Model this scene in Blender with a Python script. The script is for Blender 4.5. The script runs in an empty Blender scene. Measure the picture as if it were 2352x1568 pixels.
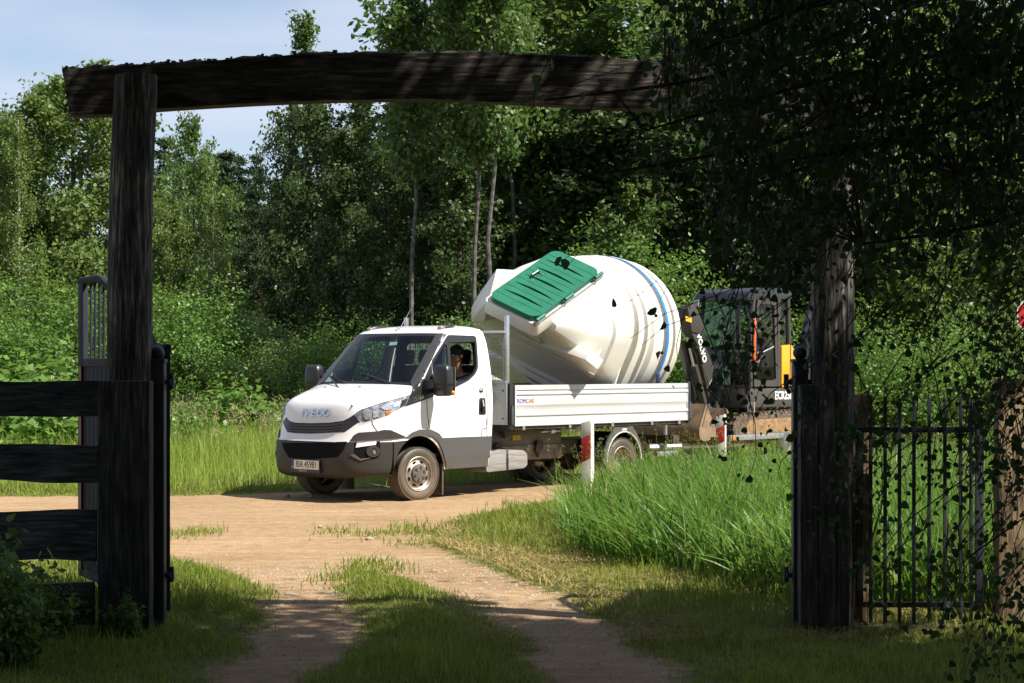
import bpy, bmesh, math, random
import numpy as np
from mathutils import Vector, Matrix
from mathutils.bvhtree import BVHTree
from mathutils.geometry import delaunay_2d_cdt

# ------------------------------------------------------------------ camera, sky, sun, exposure
SC = bpy.context.scene
COL = SC.collection
F, HOR, CX, CH = 4300.0, 838.0, 1176.0, 1.75      # focal length and horizon in photo pixels (2352 wide), eye height
cam_d = bpy.data.cameras.new('camera'); cam = bpy.data.objects.new('camera', cam_d); COL.objects.link(cam)
cam.location = (0, 0, CH); cam.rotation_euler = (math.radians(90), 0, 0)
cam_d.sensor_width = 36; cam_d.lens = F / 2352 * 36; cam_d.shift_y = (HOR - 784) / 2352
cam_d.clip_start = 0.1; cam_d.clip_end = 3000
SC.camera = cam

SUN_EL = math.radians(50); SUN_H = Vector((-0.90, 0.43)).normalized()     # horizontal travel of the light
w = bpy.data.worlds.new('World'); SC.world = w; w.use_nodes = True
nt = w.node_tree; nt.nodes.clear()
out = nt.nodes.new('ShaderNodeOutputWorld'); bg = nt.nodes.new('ShaderNodeBackground')
sky = nt.nodes.new('ShaderNodeTexSky'); sky.sky_type = 'NISHITA'; sky.sun_disc = False
sky.sun_elevation = SUN_EL; sky.sun_rotation = math.atan2(-SUN_H.x, -SUN_H.y)
sky.air_density = 1.0; sky.dust_density = 0.4; sky.ozone_density = 2.0
tc = nt.nodes.new('ShaderNodeTexCoord'); mp = nt.nodes.new('ShaderNodeMapping'); mp.inputs['Scale'].default_value = (1.0, 1.0, 5.0)
nz = nt.nodes.new('ShaderNodeTexNoise'); nz.inputs['Scale'].default_value = 2.3; nz.inputs['Detail'].default_value = 6; nz.inputs['Roughness'].default_value = 0.55; nz.inputs['Distortion'].default_value = 0.5
rp = nt.nodes.new('ShaderNodeValToRGB'); rp.color_ramp.elements[0].position = 0.42; rp.color_ramp.elements[0].color = (0.25, 0.25, 0.25, 1); rp.color_ramp.elements[1].position = 0.68; rp.color_ramp.elements[1].color = (0.8, 0.8, 0.8, 1)
mx = nt.nodes.new('ShaderNodeMixRGB'); mx.inputs['Color2'].default_value = (5.6, 6.0, 7.2, 1)      # thin high cloud
nt.links.new(tc.outputs['Generated'], mp.inputs['Vector']); nt.links.new(mp.outputs[0], nz.inputs['Vector']); nt.links.new(nz.outputs['Fac'], rp.inputs[0])
nt.links.new(rp.outputs[0], mx.inputs['Fac']); nt.links.new(sky.outputs[0], mx.inputs['Color1']); nt.links.new(mx.outputs[0], bg.inputs['Color'])
bg.inputs['Strength'].default_value = 0.07
nt.links.new(bg.outputs[0], out.inputs[0])
sl = bpy.data.lights.new('sun', 'SUN'); sl.energy = 5.0; sl.angle = math.radians(0.53); sl.color = (1.0, 0.93, 0.82)
sun = bpy.data.objects.new('sun', sl); COL.objects.link(sun)
LDIR = Vector((SUN_H.x * math.cos(SUN_EL), SUN_H.y * math.cos(SUN_EL), -math.sin(SUN_EL)))
sun.rotation_euler = LDIR.to_track_quat('-Z', 'Y').to_euler(); sun.location = (30, -20, 40)
vs = SC.view_settings; vs.view_transform = 'Standard'; vs.look = 'None'; vs.gamma = 1; vs.use_curve_mapping = False; vs.exposure = 0.95
SC.cycles.max_bounces = 8; SC.cycles.transparent_max_bounces = 16; SC.cycles.use_denoising = True
try: SC.cycles.caustics_reflective = False; SC.cycles.caustics_refractive = False
except Exception: pass

# ------------------------------------------------------------------ materials
MATS = {}
def mat(name, c1, c2=None, scale=8.0, rough=0.6, metal=0.0, bump=0.0, bscale=None, coat=0.0, stretch=(1, 1, 1), detail=5, trans=0.0, contrast=(0.35, 0.65), spec=0.5, alpha=1.0, emit=None):
    if name in MATS: return MATS[name]
    m = bpy.data.materials.new(name); m.use_nodes = True; MATS[name] = m
    t = m.node_tree; b = t.nodes['Principled BSDF']
    b.inputs['Roughness'].default_value = rough; b.inputs['Metallic'].default_value = metal
    b.inputs['Coat Weight'].default_value = coat; b.inputs['Specular IOR Level'].default_value = spec
    if coat: b.inputs['Coat Roughness'].default_value = 0.06
    c1 = tuple(c1) + (1,)
    b.inputs['Base Color'].default_value = c1
    if c2 is not None or bump:
        co = t.nodes.new('ShaderNodeTexCoord'); ma = t.nodes.new('ShaderNodeMapping'); ma.inputs['Scale'].default_value = stretch
        no = t.nodes.new('ShaderNodeTexNoise'); no.inputs['Scale'].default_value = scale; no.inputs['Detail'].default_value = detail; no.inputs['Roughness'].default_value = 0.6
        t.links.new(co.outputs['Object'], ma.inputs[0]); t.links.new(ma.outputs[0], no.inputs['Vector'])
        if c2 is not None:
            r = t.nodes.new('ShaderNodeValToRGB'); r.color_ramp.elements[0].position = contrast[0]; r.color_ramp.elements[1].position = contrast[1]
            r.color_ramp.elements[0].color = c1; r.color_ramp.elements[1].color = tuple(c2) + (1,)
            t.links.new(no.outputs['Fac'], r.inputs[0]); t.links.new(r.outputs[0], b.inputs['Base Color'])
        if bump:
            n2 = no
            if bscale:
                n2 = t.nodes.new('ShaderNodeTexNoise'); n2.inputs['Scale'].default_value = bscale; n2.inputs['Detail'].default_value = 6
                t.links.new(ma.outputs[0], n2.inputs['Vector'])
            bu = t.nodes.new('ShaderNodeBump'); bu.inputs['Strength'].default_value = bump; bu.inputs['Distance'].default_value = 0.02
            t.links.new(n2.outputs['Fac'], bu.inputs['Height']); t.links.new(bu.outputs[0], b.inputs['Normal'])
    return m

def glass_mat(name, tint, rough=0.02, refl=0.06, vis=0.8):
    if name in MATS: return MATS[name]
    m = bpy.data.materials.new(name); m.use_nodes = True; MATS[name] = m
    t = m.node_tree; t.nodes.clear()
    o = t.nodes.new('ShaderNodeOutputMaterial'); tr = t.nodes.new('ShaderNodeBsdfTransparent'); gl = t.nodes.new('ShaderNodeBsdfGlossy')
    tr.inputs['Color'].default_value = tuple(c * vis for c in tint) + (1,); gl.inputs['Roughness'].default_value = rough
    fr = t.nodes.new('ShaderNodeFresnel'); ge = t.nodes.new('ShaderNodeNewGeometry'); ml = t.nodes.new('ShaderNodeMath'); ml.operation = 'MULTIPLY_ADD'; ml.inputs[1].default_value = -.8333; ml.inputs[2].default_value = 1.5
    t.links.new(ge.outputs['Backfacing'], ml.inputs[0]); t.links.new(ml.outputs[0], fr.inputs['IOR'])
    mi = t.nodes.new('ShaderNodeMixShader'); t.links.new(fr.outputs[0], mi.inputs[0]); t.links.new(tr.outputs[0], mi.inputs[1]); t.links.new(gl.outputs[0], mi.inputs[2]); t.links.new(mi.outputs[0], o.inputs[0])
    return m

def leaf_mat(name, c, c2, trans=0.35, rough=0.5, spec=0.35):
    """two-sided leaf: colour varies from leaf to leaf and from clump to clump, some light comes through"""
    if name in MATS: return MATS[name]
    m = bpy.data.materials.new(name); m.use_nodes = True; MATS[name] = m
    t = m.node_tree; b = t.nodes['Principled BSDF']; o = t.nodes['Material Output']
    b.inputs['Roughness'].default_value = rough; b.inputs['Specular IOR Level'].default_value = spec
    ge = t.nodes.new('ShaderNodeNewGeometry'); co = t.nodes.new('ShaderNodeTexCoord')
    no = t.nodes.new('ShaderNodeTexNoise'); no.inputs['Scale'].default_value = 0.9; no.inputs['Detail'].default_value = 3
    t.links.new(co.outputs['Object'], no.inputs['Vector'])
    ad = t.nodes.new('ShaderNodeMath'); ad.operation = 'MULTIPLY_ADD'; ad.inputs[1].default_value = 0.5
    t.links.new(ge.outputs['Random Per Island'], ad.inputs[0])
    ms = t.nodes.new('ShaderNodeMath'); ms.operation = 'MULTIPLY'; ms.inputs[1].default_value = 0.5; t.links.new(no.outputs['Fac'], ms.inputs[0]); t.links.new(ms.outputs[0], ad.inputs[2])
    r = t.nodes.new('ShaderNodeValToRGB'); r.color_ramp.elements[0].position = 0.15; r.color_ramp.elements[1].position = 0.85
    r.color_ramp.elements[0].color = tuple(c) + (1,); r.color_ramp.elements[1].color = tuple(c2) + (1,)
    t.links.new(ad.outputs[0], r.inputs[0]); t.links.new(r.outputs[0], b.inputs['Base Color'])
    tl = t.nodes.new('ShaderNodeBsdfTranslucent'); hs = t.nodes.new('ShaderNodeHueSaturation'); hs.inputs['Value'].default_value = 1.5; hs.inputs['Hue'].default_value = 0.485
    t.links.new(r.outputs[0], hs.inputs['Color']); t.links.new(hs.outputs[0], tl.inputs['Color'])
    mi = t.nodes.new('ShaderNodeMixShader'); mi.inputs[0].default_value = trans
    t.links.new(b.outputs[0], mi.inputs[1]); t.links.new(tl.outputs[0], mi.inputs[2]); t.links.new(mi.outputs[0], o.inputs['Surface'])
    return m

# ------------------------------------------------------------------ object helpers
def link(o, parent=None):
    COL.objects.link(o)
    if parent is not None: o.parent = parent
    return o
def tag(o, label=None, cat=None, group=None, kind=None):
    if label: o['label'] = label
    if cat: o['category'] = cat
    if group: o['group'] = group
    if kind: o['kind'] = kind
    return o
def empty(name, loc=(0, 0, 0), rz=0.0, label=None, cat=None, group=None):
    o = bpy.data.objects.new(name, None); o.empty_display_size = 0.2
    o.location = loc; o.rotation_euler = (0, 0, rz); COL.objects.link(o)
    return tag(o, label, cat, group)
def copy_tree(o, parent=None):
    c = o.copy(); COL.objects.link(c); c.parent = parent
    for ch in list(o.children): copy_tree(ch, c)
    return c
def np_mesh(name, V, Fc, m, parent=None, smooth=False):
    """V (n,3); Fc (k,3) or (k,4) integer array -> mesh object"""
    me = bpy.data.meshes.new(name); V = np.asarray(V, np.float32); Fc = np.asarray(Fc, np.int32); k = Fc.shape[1]
    me.vertices.add(len(V)); me.vertices.foreach_set('co', V.ravel())
    me.loops.add(Fc.size); me.loops.foreach_set('vertex_index', Fc.ravel())
    me.polygons.add(len(Fc)); me.polygons.foreach_set('loop_start', np.arange(0, Fc.size, k, dtype=np.int32))
    if smooth: me.polygons.foreach_set('use_smooth', np.ones(len(Fc), bool))
    me.update(); me.materials.append(m)
    return link(bpy.data.objects.new(name, me), parent)

class MB:
    def __init__(s): s.v = []; s.f = []
    def add(s, v, f):
        n = len(s.v); s.v += [tuple(p) for p in v]; s.f += [tuple(i + n for i in q) for q in f]; return s
    def box(s, c, d, rot=None, taper=None):
        hx, hy, hz = d[0] / 2, d[1] / 2, d[2] / 2
        P = [Vector((x * hx, y * hy, z * hz)) for z in (-1, 1) for y in (-1, 1) for x in (-1, 1)]
        if taper:
            for p in P:
                if p.z > 0: p.x *= taper[0]; p.y *= taper[1]
        if rot is not None: P = [rot @ p for p in P]
        c = Vector(c)
        return s.add([p + c for p in P], [(0, 2, 3, 1), (4, 5, 7, 6), (0, 1, 5, 4), (2, 6, 7, 3), (0, 4, 6, 2), (1, 3, 7, 5)])
    def bx(s, x0, x1, y0, y1, z0, z1): return s.box(((x0 + x1) / 2, (y0 + y1) / 2, (z0 + z1) / 2), (x1 - x0, y1 - y0, z1 - z0))
    def tube(s, pts, r, n=8, caps=True, flat=None):
        pts = [Vector(p) for p in pts]; rs = r if isinstance(r, (list, tuple)) else [r] * len(pts)
        rings = []; up = None
        for i, p in enumerate(pts):
            t = (pts[min(i + 1, len(pts) - 1)] - pts[max(i - 1, 0)]).normalized()
            if up is None or abs(up.dot(t)) > 0.98: up = Vector((0, 0, 1)) if abs(t.z) < 0.9 else Vector((1, 0, 0))
            a = t.cross(up).normalized(); b = a.cross(t).normalized(); up = b
            fl = flat or (1, 1)
            rings.append([p + (a * math.cos(2 * math.pi * k / n) * fl[0] + b * math.sin(2 * math.pi * k / n) * fl[1]) * rs[i] for k in range(n)])
        V = [q for g in rings for q in g]; Fs = []
        for i in range(len(rings) - 1):
            for k in range(n): Fs.append((i * n + k, i * n + (k + 1) % n, (i + 1) * n + (k + 1) % n, (i + 1) * n + k))
        if caps: Fs.append(tuple(range(n))[::-1]); Fs.append(tuple((len(rings) - 1) * n + k for k in range(n)))
        return s.add(V, Fs)
    def cyl(s, p0, p1, r0, r1=None, n=16): return s.tube([p0, p1], [r0, r0 if r1 is None else r1], n)
    def prism(s, poly, o, ax, ay, az, depth):
        """poly in (a,b) -> o + a*ax + b*ay, extruded along az by depth"""
        o, ax, ay, az = Vector(o), Vector(ax), Vector(ay), Vector(az); n = len(poly)
        A = [o + ax * p[0] + ay * p[1] for p in poly]; B = [p + az * depth for p in A]
        return s.add(A + B, [tuple(range(n))[::-1], tuple(range(n, 2 * n))] + [(i, (i + 1) % n, n + (i + 1) % n, n + i) for i in range(n)])
    def lathe(s, prof, o, axis, n=32, close=False):
        """prof: (r, h) pairs about axis from o"""
        o, ax = Vector(o), Vector(axis).normalized(); u = ax.orthogonal().normalized(); v = ax.cross(u)
        V = [o + ax * h + (u * math.cos(2 * math.pi * k / n) + v * math.sin(2 * math.pi * k / n)) * r for r, h in prof for k in range(n)]
        m = len(prof); Fs = [(i * n + k, i * n + (k + 1) % n, ((i + 1) % m) * n + (k + 1) % n, ((i + 1) % m) * n + k) for i in range(m if close else m - 1) for k in range(n)]
        return s.add(V, Fs)
    def grid(s, rows, closed=False):
        n = len(rows[0]); V = [p for r in rows for p in r]
        Fs = [(i * n + k, i * n + (k + 1) % n, (i + 1) * n + (k + 1) % n, (i + 1) * n + k) for i in range(len(rows) - 1) for k in range(n if closed else n - 1)]
        return s.add(V, Fs)
    def sphere(s, c, r, nu=16, nv=10):
        c = Vector(c); r = Vector(r) if hasattr(r, '__len__') else Vector((r, r, r))
        rows = [[c + Vector((r.x * math.sin(math.pi * j / nv) * math.cos(2 * math.pi * i / nu), r.y * math.sin(math.pi * j / nv) * math.sin(2 * math.pi * i / nu), -r.z * math.cos(math.pi * j / nv))) for i in range(nu)] for j in range(nv + 1)]
        return s.grid(rows, True)
    def mirror_y(s, yc):
        v, f = list(s.v), list(s.f); s.add([(p[0], 2 * yc - p[1], p[2]) for p in v], [q[::-1] for q in f]); return s
    def flipped(s, yc):
        o = MB(); o.v = [(p[0], 2 * yc - p[1], p[2]) for p in s.v]; o.f = [q[::-1] for q in s.f]; return o
    def build(s, name, m, parent=None, bevel=0.0, seg=2, angle=35, merge=False, normals=True, smooth=True):
        bm = bmesh.new(); vs_ = [bm.verts.new(p) for p in s.v]
        for q in s.f:
            try: bm.faces.new([vs_[i] for i in q])
            except ValueError: pass
        if merge: bmesh.ops.remove_doubles(bm, verts=bm.verts, dist=1e-4)
        if normals: bmesh.ops.recalc_face_normals(bm, faces=bm.faces)
        if bevel:
            ed = [e for e in bm.edges if len(e.link_faces) == 2 and e.calc_face_angle(0) > math.radians(30)]
            bmesh.ops.bevel(bm, geom=ed, offset=bevel, segments=seg, profile=0.6, affect='EDGES', clamp_overlap=True)
        me = bpy.data.meshes.new(name); bm.to_mesh(me); bm.free()
        if smooth:
            me.polygons.foreach_set('use_smooth', np.ones(len(me.polygons), bool))
            me.set_sharp_from_angle(angle=math.radians(angle))
        me.materials.append(m)
        return link(bpy.data.objects.new(name, me), parent)

def cdt(outline, holes=(), step=0.06):
    """triangulate a 2D outline with holes, with inner points every step; -> (verts2d, faces, boundary loops)"""
    pts = []; edges = []
    def loop(L):
        n0 = len(pts); R = []
        for i, p in enumerate(L):
            q = L[(i + 1) % len(L)]; d = math.hypot(q[0] - p[0], q[1] - p[1]); k = max(1, int(d / step))
            for j in range(k): R.append((p[0] + (q[0] - p[0]) * j / k, p[1] + (q[1] - p[1]) * j / k))
        pts.extend(R); edges.extend((n0 + i, n0 + (i + 1) % len(R)) for i in range(len(R))); return R
    Ls = [loop(outline)] + [loop(h) for h in holes]
    def inside(p, L):
        c = False; n = len(L)
        for i in range(n):
            a, b = L[i], L[(i + 1) % n]
            if (a[1] > p[1]) != (b[1] > p[1]) and p[0] < (b[0] - a[0]) * (p[1] - a[1]) / (b[1] - a[1]) + a[0]: c = not c
        return c
    xs = [p[0] for p in outline]; ys = [p[1] for p in outline]
    x = min(xs) + step / 2
    while x < max(xs):
        y = min(ys) + step / 2
        while y < max(ys):
            if inside((x, y), Ls[0]) and not any(inside((x, y), h) for h in Ls[1:]): pts.append((x, y))
            y += step
        x += step
    vo, eo, fo, _, _, _ = delaunay_2d_cdt([Vector(p) for p in pts], edges, [], 0, 1e-5)
    fs = []
    for f in fo:
        c = (sum(vo[i].x for i in f) / len(f), sum(vo[i].y for i in f) / len(f))
        if inside(c, Ls[0]) and not any(inside(c, h) for h in Ls[1:]): fs.append(tuple(f))
    cnt = {}
    for f in fs:
        for i in range(len(f)):
            e = (f[i], f[(i + 1) % len(f)]); cnt[e] = 1
    bd = [e for e in cnt if (e[1], e[0]) not in cnt]
    return [tuple(p) for p in vo], fs, bd

def panel(outline, holes, fn, step=0.06, inward=None):
    """curved sheet: fn(a,b) -> 3D point; inward(a,b) -> 3D vector for the thickness of the rim"""
    v, f, bd = cdt(outline, holes, step); m = MB(); P = [Vector(fn(*p)) for p in v]
    m.add(P, f)
    if inward:
        n = len(P); m2 = []
        for a, b in bd:
            A, B = P[a], P[b]; ia, ib = Vector(inward(*v[a])), Vector(inward(*v[b])); m.add([B, A, A + ia, B + ib], [(0, 1, 2, 3)])
    return m

def text(name, body, m, parent, size, origin, ax, ay, depth=0.004, align='CENTER', sx=1.0, shear=0.0, bold=0.0):
    cu = bpy.data.curves.new(name, 'FONT'); cu.body = body; cu.size = size; cu.align_x = align; cu.align_y = 'CENTER'; cu.extrude = depth / 2; cu.shear = shear; cu.offset = bold; cu.resolution_u = 3
    tmp = bpy.data.objects.new(name + '_tmp', cu); COL.objects.link(tmp); dg = bpy.context.evaluated_depsgraph_get()
    me = bpy.data.meshes.new_from_object(tmp.evaluated_get(dg)); bpy.data.objects.remove(tmp); bpy.data.curves.remove(cu)
    ax, ay = Vector(ax).normalized(), Vector(ay).normalized(); az = ax.cross(ay)
    M = Matrix(((ax.x * sx, ay.x, az.x, origin[0]), (ax.y * sx, ay.y, az.y, origin[1]), (ax.z * sx, ay.z, az.z, origin[2]), (0, 0, 0, 1)))
    me.transform(M); me.materials.clear(); me.materials.append(m); me.name = name
    return link(bpy.data.objects.new(name, me), parent)

def gpt(px, py):
    """photo pixel on flat ground -> world x, y"""
    s_ = (py - HOR) / CH; return ((px - CX) / s_, F / s_)
def at(px, py, Y): return Vector(((px - CX) / F * Y, Y, CH - (py - HOR) / F * Y))
# ------------------------------------------------------------------ ground: sandy road, two-track drive, verges
rng = np.random.default_rng(7)
ROAD = [(-60, 25.0), (-20, 24.2), (-4.6, 25.0), (-1, 26.9), (1.5, 29.0), (6, 33.6), (15, 43.5), (40, 71), (44, 67), (15, 37.5), (6, 29.0), (2.6, 25.6), (.9, 24.3), (.65, 24.2), (.02, 23), (-.62, 21.1), (-.80, 18.9), (-.51, 17.4), (-.09, 15.6), (.375, 14.1), (.75, 12.7), (.95, 10.3), (1.2, 0), (1.3, -12), (-2.2, -12), (-2.1, 0), (-1.74, 10.3), (-1.63, 11.4), (-1.62, 12.5), (-1.86, 14.1), (-2.5, 15.9), (-3.06, 16.7), (-8, 16.4), (-20, 15.5), (-60, 15)]
STRIP = [(-1.32, 15.9), (-1.05, 15.75), (-.62, 14.7), (-.26, 13.1), (-.07, 12.1), (.16, 10.3), (.2, 0), (.2, -12), (-1.0, -12), (-1.0, 0), (-1.0, 10.3), (-.96, 12.3), (-1.17, 13.6)]
def sdist(P, poly):
    """signed distance, positive inside"""
    P = np.asarray(P, float); d = np.full(len(P), 1e9); ins = np.zeros(len(P), bool); n = len(poly)
    for i in range(n):
        a, b = np.array(poly[i]), np.array(poly[(i + 1) % n]); ab = b - a; t = np.clip(((P - a) @ ab) / (ab @ ab), 0, 1)
        d = np.minimum(d, np.hypot(*(P - a - t[:, None] * ab).T))
        c = (a[1] > P[:, 1]) != (b[1] > P[:, 1])
        with np.errstate(divide='ignore', invalid='ignore'): ins ^= c & (P[:, 0] < (b[0] - a[0]) * (P[:, 1] - a[1]) / (b[1] - a[1]) + a[0])
    return np.where(ins, d, -d)
def wob(P, f=1.0):
    x, y = P[:, 0] * f, P[:, 1] * f
    return .5 * np.sin(1.7 * x + 2.3 * np.sin(.9 * y)) + .35 * np.sin(4.1 * y + 1.9 * np.sin(2.7 * x)) + .25 * np.sin(9.3 * x + 5.1 * y) + .2 * np.sin(17 * x - 13 * y)
def dirt(P):
    P = np.asarray(P, float); d = np.minimum(sdist(P, ROAD), -sdist(P, STRIP)); return d + .12 * wob(P)
def zg(P):
    """height of the ground"""
    P = np.asarray(P, float); x, y = P[:, 0], P[:, 1]
    d = np.clip(dirt(P), -1, 1); edge = np.exp(-((np.hypot(x + 1.2, y - 25)) / 8) ** 2) * 0
    h = .012 * wob(P, .7) * np.clip(-d * 3, 0, 1) + .03 * np.clip(-d * 2, 0, 1) + .009 * wob(P, 1.7) * np.clip(d * 2, 0, 1)          # verges sit a little above the wheel tracks
    far = np.clip((y - 40) / 60, 0, 1); return h + far * .4
def axis(a, b, fine0, fine1, df, grow=1.25):
    L = [fine0]
    while L[-1] < fine1: L.append(L[-1] + df)
    s_ = df
    while L[-1] < b: s_ *= grow; L.append(L[-1] + s_)
    s_ = df
    while L[0] > a: s_ *= grow; L.insert(0, L[0] - s_)
    return np.array(L)
gx, gy = axis(-900, 900, -7, 8, .09), axis(-60, 1800, 8, 32, .11)
GX, GY = np.meshgrid(gx, gy); GP = np.stack([GX.ravel(), GY.ravel()], 1); GZ = zg(GP)
nx_ = len(gx); ii = np.arange(len(gy) - 1)[:, None] * nx_ + np.arange(nx_ - 1)[None, :]; ii = ii.ravel()
def ground_mat():
    m = bpy.data.materials.new('ground'); m.use_nodes = True; t = m.node_tree; b = t.nodes['Principled BSDF']; b.inputs['Roughness'].default_value = .95; b.inputs['Specular IOR Level'].default_value = .15
    N = lambda s, d=6, r=.6: (lambda n: (setattr(n.inputs['Scale'], 'default_value', s), setattr(n.inputs['Detail'], 'default_value', d), setattr(n.inputs['Roughness'], 'default_value', r), t.links.new(co.outputs['Object'], n.inputs['Vector']), n)[-1])(t.nodes.new('ShaderNodeTexNoise'))
    co = t.nodes.new('ShaderNodeTexCoord'); at_ = t.nodes.new('ShaderNodeAttribute'); at_.attribute_name = 'dirt'
    def ramp(src, *st):
        r = t.nodes.new('ShaderNodeValToRGB'); e = r.color_ramp.elements
        for i, (p, c) in enumerate(st):
            q = e[i] if i < 2 else e.new(p); q.position = p; q.color = tuple(c) + (1,)
        t.links.new(src, r.inputs[0]); return r.outputs[0]
    n1, n2, n3, n4 = N(.55, 5), N(7, 8, .7), N(38, 4), N(120, 3)
    sand = ramp(n1.outputs['Fac'], (.32, (.33, .228, .130)), (.70, (.43, .305, .183)))
    grit = ramp(n2.outputs['Fac'], (.35, (.72, .70, .68)), (.70, (1.08, 1.06, 1.04)))
    mu = t.nodes.new('ShaderNodeMixRGB'); mu.blend_type = 'MULTIPLY'; mu.inputs[0].default_value = 1; t.links.new(sand, mu.inputs[1]); t.links.new(grit, mu.inputs[2])
    mp_ = t.nodes.new('ShaderNodeMapping'); mp_.inputs['Rotation'].default_value = (0, 0, math.radians(-30)); mp_.inputs['Scale'].default_value = (.35, 5, 1); ns = t.nodes.new('ShaderNodeTexNoise'); ns.inputs['Scale'].default_value = 1.0; ns.inputs['Detail'].default_value = 7      # wheel-worn streaks along the road
    t.links.new(co.outputs['Object'], mp_.inputs[0]); t.links.new(mp_.outputs[0], ns.inputs['Vector']); stx = ramp(ns.outputs['Fac'], (.38, (.88, .87, .86)), (.62, (1.06, 1.05, 1.04)))
    mu2 = t.nodes.new('ShaderNodeMixRGB'); mu2.blend_type = 'MULTIPLY'; mu2.inputs[0].default_value = 1; t.links.new(mu.outputs[0], mu2.inputs[1]); t.links.new(stx, mu2.inputs[2]); mu = mu2
    vo = t.nodes.new('ShaderNodeTexVoronoi'); vo.inputs['Scale'].default_value = 34; t.links.new(co.outputs['Object'], vo.inputs['Vector'])       # small stones in the wheel tracks
    st_ = ramp(vo.outputs['Distance'], (.10, (1, 1, 1)), (.22, (0, 0, 0))); pk = ramp(n3.outputs['Fac'], (.54, (0, 0, 0)), (.62, (.75, .75, .75)))
    ms = t.nodes.new('ShaderNodeMixRGB'); ms.blend_type = 'MULTIPLY'; ms.inputs[0].default_value = 1; t.links.new(st_, ms.inputs[1]); t.links.new(pk, ms.inputs[2])
    # fine gravel lies where the drive meets the road
    mg = t.nodes.new('ShaderNodeMixRGB'); t.links.new(ms.outputs[0], mg.inputs[0]); t.links.new(mu.outputs[0], mg.inputs[1]); mg.inputs[2].default_value = (.43, .36, .28, 1)
    soil = ramp(n2.outputs['Fac'], (.3, (.06, .075, .02)), (.5, (.13, .13, .045)), (.72, (.25, .20, .09)))
    ad = t.nodes.new('ShaderNodeMath'); ad.operation = 'MULTIPLY_ADD'; ad.inputs[1].default_value = .35; t.links.new(n2.outputs['Fac'], ad.inputs[0]); t.links.new(at_.outputs['Fac'], ad.inputs[2])
    k = ramp(ad.outputs[0], (.10, (0, 0, 0)), (.32, (1, 1, 1)))
    mi = t.nodes.new('ShaderNodeMixRGB'); t.links.new(k, mi.inputs[0]); t.links.new(soil, mi.inputs[1]); t.links.new(mg.outputs[0], mi.inputs[2]); t.links.new(mi.outputs[0], b.inputs['Base Color'])
    a2 = t.nodes.new('ShaderNodeMath'); a2.operation = 'ADD'; t.links.new(n2.outputs['Fac'], a2.inputs[0]); t.links.new(n3.outputs['Fac'], a2.inputs[1])
    bu = t.nodes.new('ShaderNodeBump'); bu.inputs['Strength'].default_value = .55; bu.inputs['Distance'].default_value = .04; t.links.new(a2.outputs[0], bu.inputs['Height']); t.links.new(bu.outputs[0], b.inputs['Normal'])
    return m
gnd = np_mesh('ground', np.column_stack([GP, GZ]), np.stack([ii, ii + 1, ii + 1 + nx_, ii + nx_], 1), ground_mat(), smooth=True); tag(gnd, kind='structure')
da = gnd.data.attributes.new('dirt', 'FLOAT', 'POINT'); da.data.foreach_set('value', np.clip(dirt(GP), -1, 1).astype(np.float32))

# ------------------------------------------------------------------ grass
def blades(P, h, wdt, lean, segs=2, curl=.5, hz=None, wind=(0, 0), seed=1):    # wind: two numbers or two arrays
    """grass blades at points P (n,2): each a tapering bent strip"""
    r = np.random.default_rng(seed); n = len(P); az = r.uniform(0, 2 * np.pi, n); ln = np.abs(r.normal(0, lean, n)); z0 = zg(P) if hz is None else hz
    dx, dy = np.cos(az) * ln + wind[0], np.sin(az) * ln + wind[1]; fa = r.uniform(0, 2 * np.pi, n); px, py = np.cos(fa) * wdt, np.sin(fa) * wdt
    V = []; 
    for k in range(segs):
        t = k / segs; o = t * (1 - curl) + t * t * curl; zz = t - .25 * curl * t * t * np.clip(np.hypot(dx, dy), 0, 1.2); ww = 1 - .45 * t
        c = np.column_stack([P[:, 0] + dx * h * o, P[:, 1] + dy * h * o, z0 + h * zz]); s_ = np.column_stack([px * ww, py * ww, np.zeros(n)]); V += [c - s_, c + s_]
    V.append(np.column_stack([P[:, 0] + dx * h, P[:, 1] + dy * h, z0 + h * (1 - .25 * curl * np.clip(np.hypot(dx, dy), 0, 1.2))]))
    nv = len(V); VV = np.stack(V, 1).reshape(-1, 3); base = np.arange(n) * nv; T = []
    for k in range(segs - 1): T += [np.stack([base + 2 * k, base + 2 * k + 1, base + 2 * k + 3], 1), np.stack([base + 2 * k, base + 2 * k + 3, base + 2 * k + 2], 1)]
    T.append(np.stack([base + nv - 3, base + nv - 2, base + nv - 1], 1)); return VV, np.concatenate(T)
def scatter(n, x0, x1, y0, y1, r): return np.column_stack([r.uniform(x0, x1, n), r.uniform(y0, y1, n)])
TALLP = [(.50, 18.0), (.62, 16.9), (1.0, 15.9), (1.55, 14.9), (1.95, 13.7), (2.3, 13.2), (3.5, 13.0), (7.5, 13.2), (10, 20), (8, 27), (3.2, 24.2), (1.3, 22.6), (.75, 20.5)]
G1 = leaf_mat('lawn_grass', (.105, .165, .024), (.28, .325, .06), .4, .55, .25); G1D = leaf_mat('mown_straw', (.30, .23, .09), (.42, .34, .15), .25, .6, .2)
G2 = leaf_mat('tall_grass', (.040, .125, .018), (.17, .31, .05), .42, .42, .3); G3 = leaf_mat('meadow_grass', (.14, .225, .03), (.31, .39, .08), .42, .55, .25); G4 = leaf_mat('seed_heads', (.26, .22, .10), (.42, .37, .20), .35, .7, .2)
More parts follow.
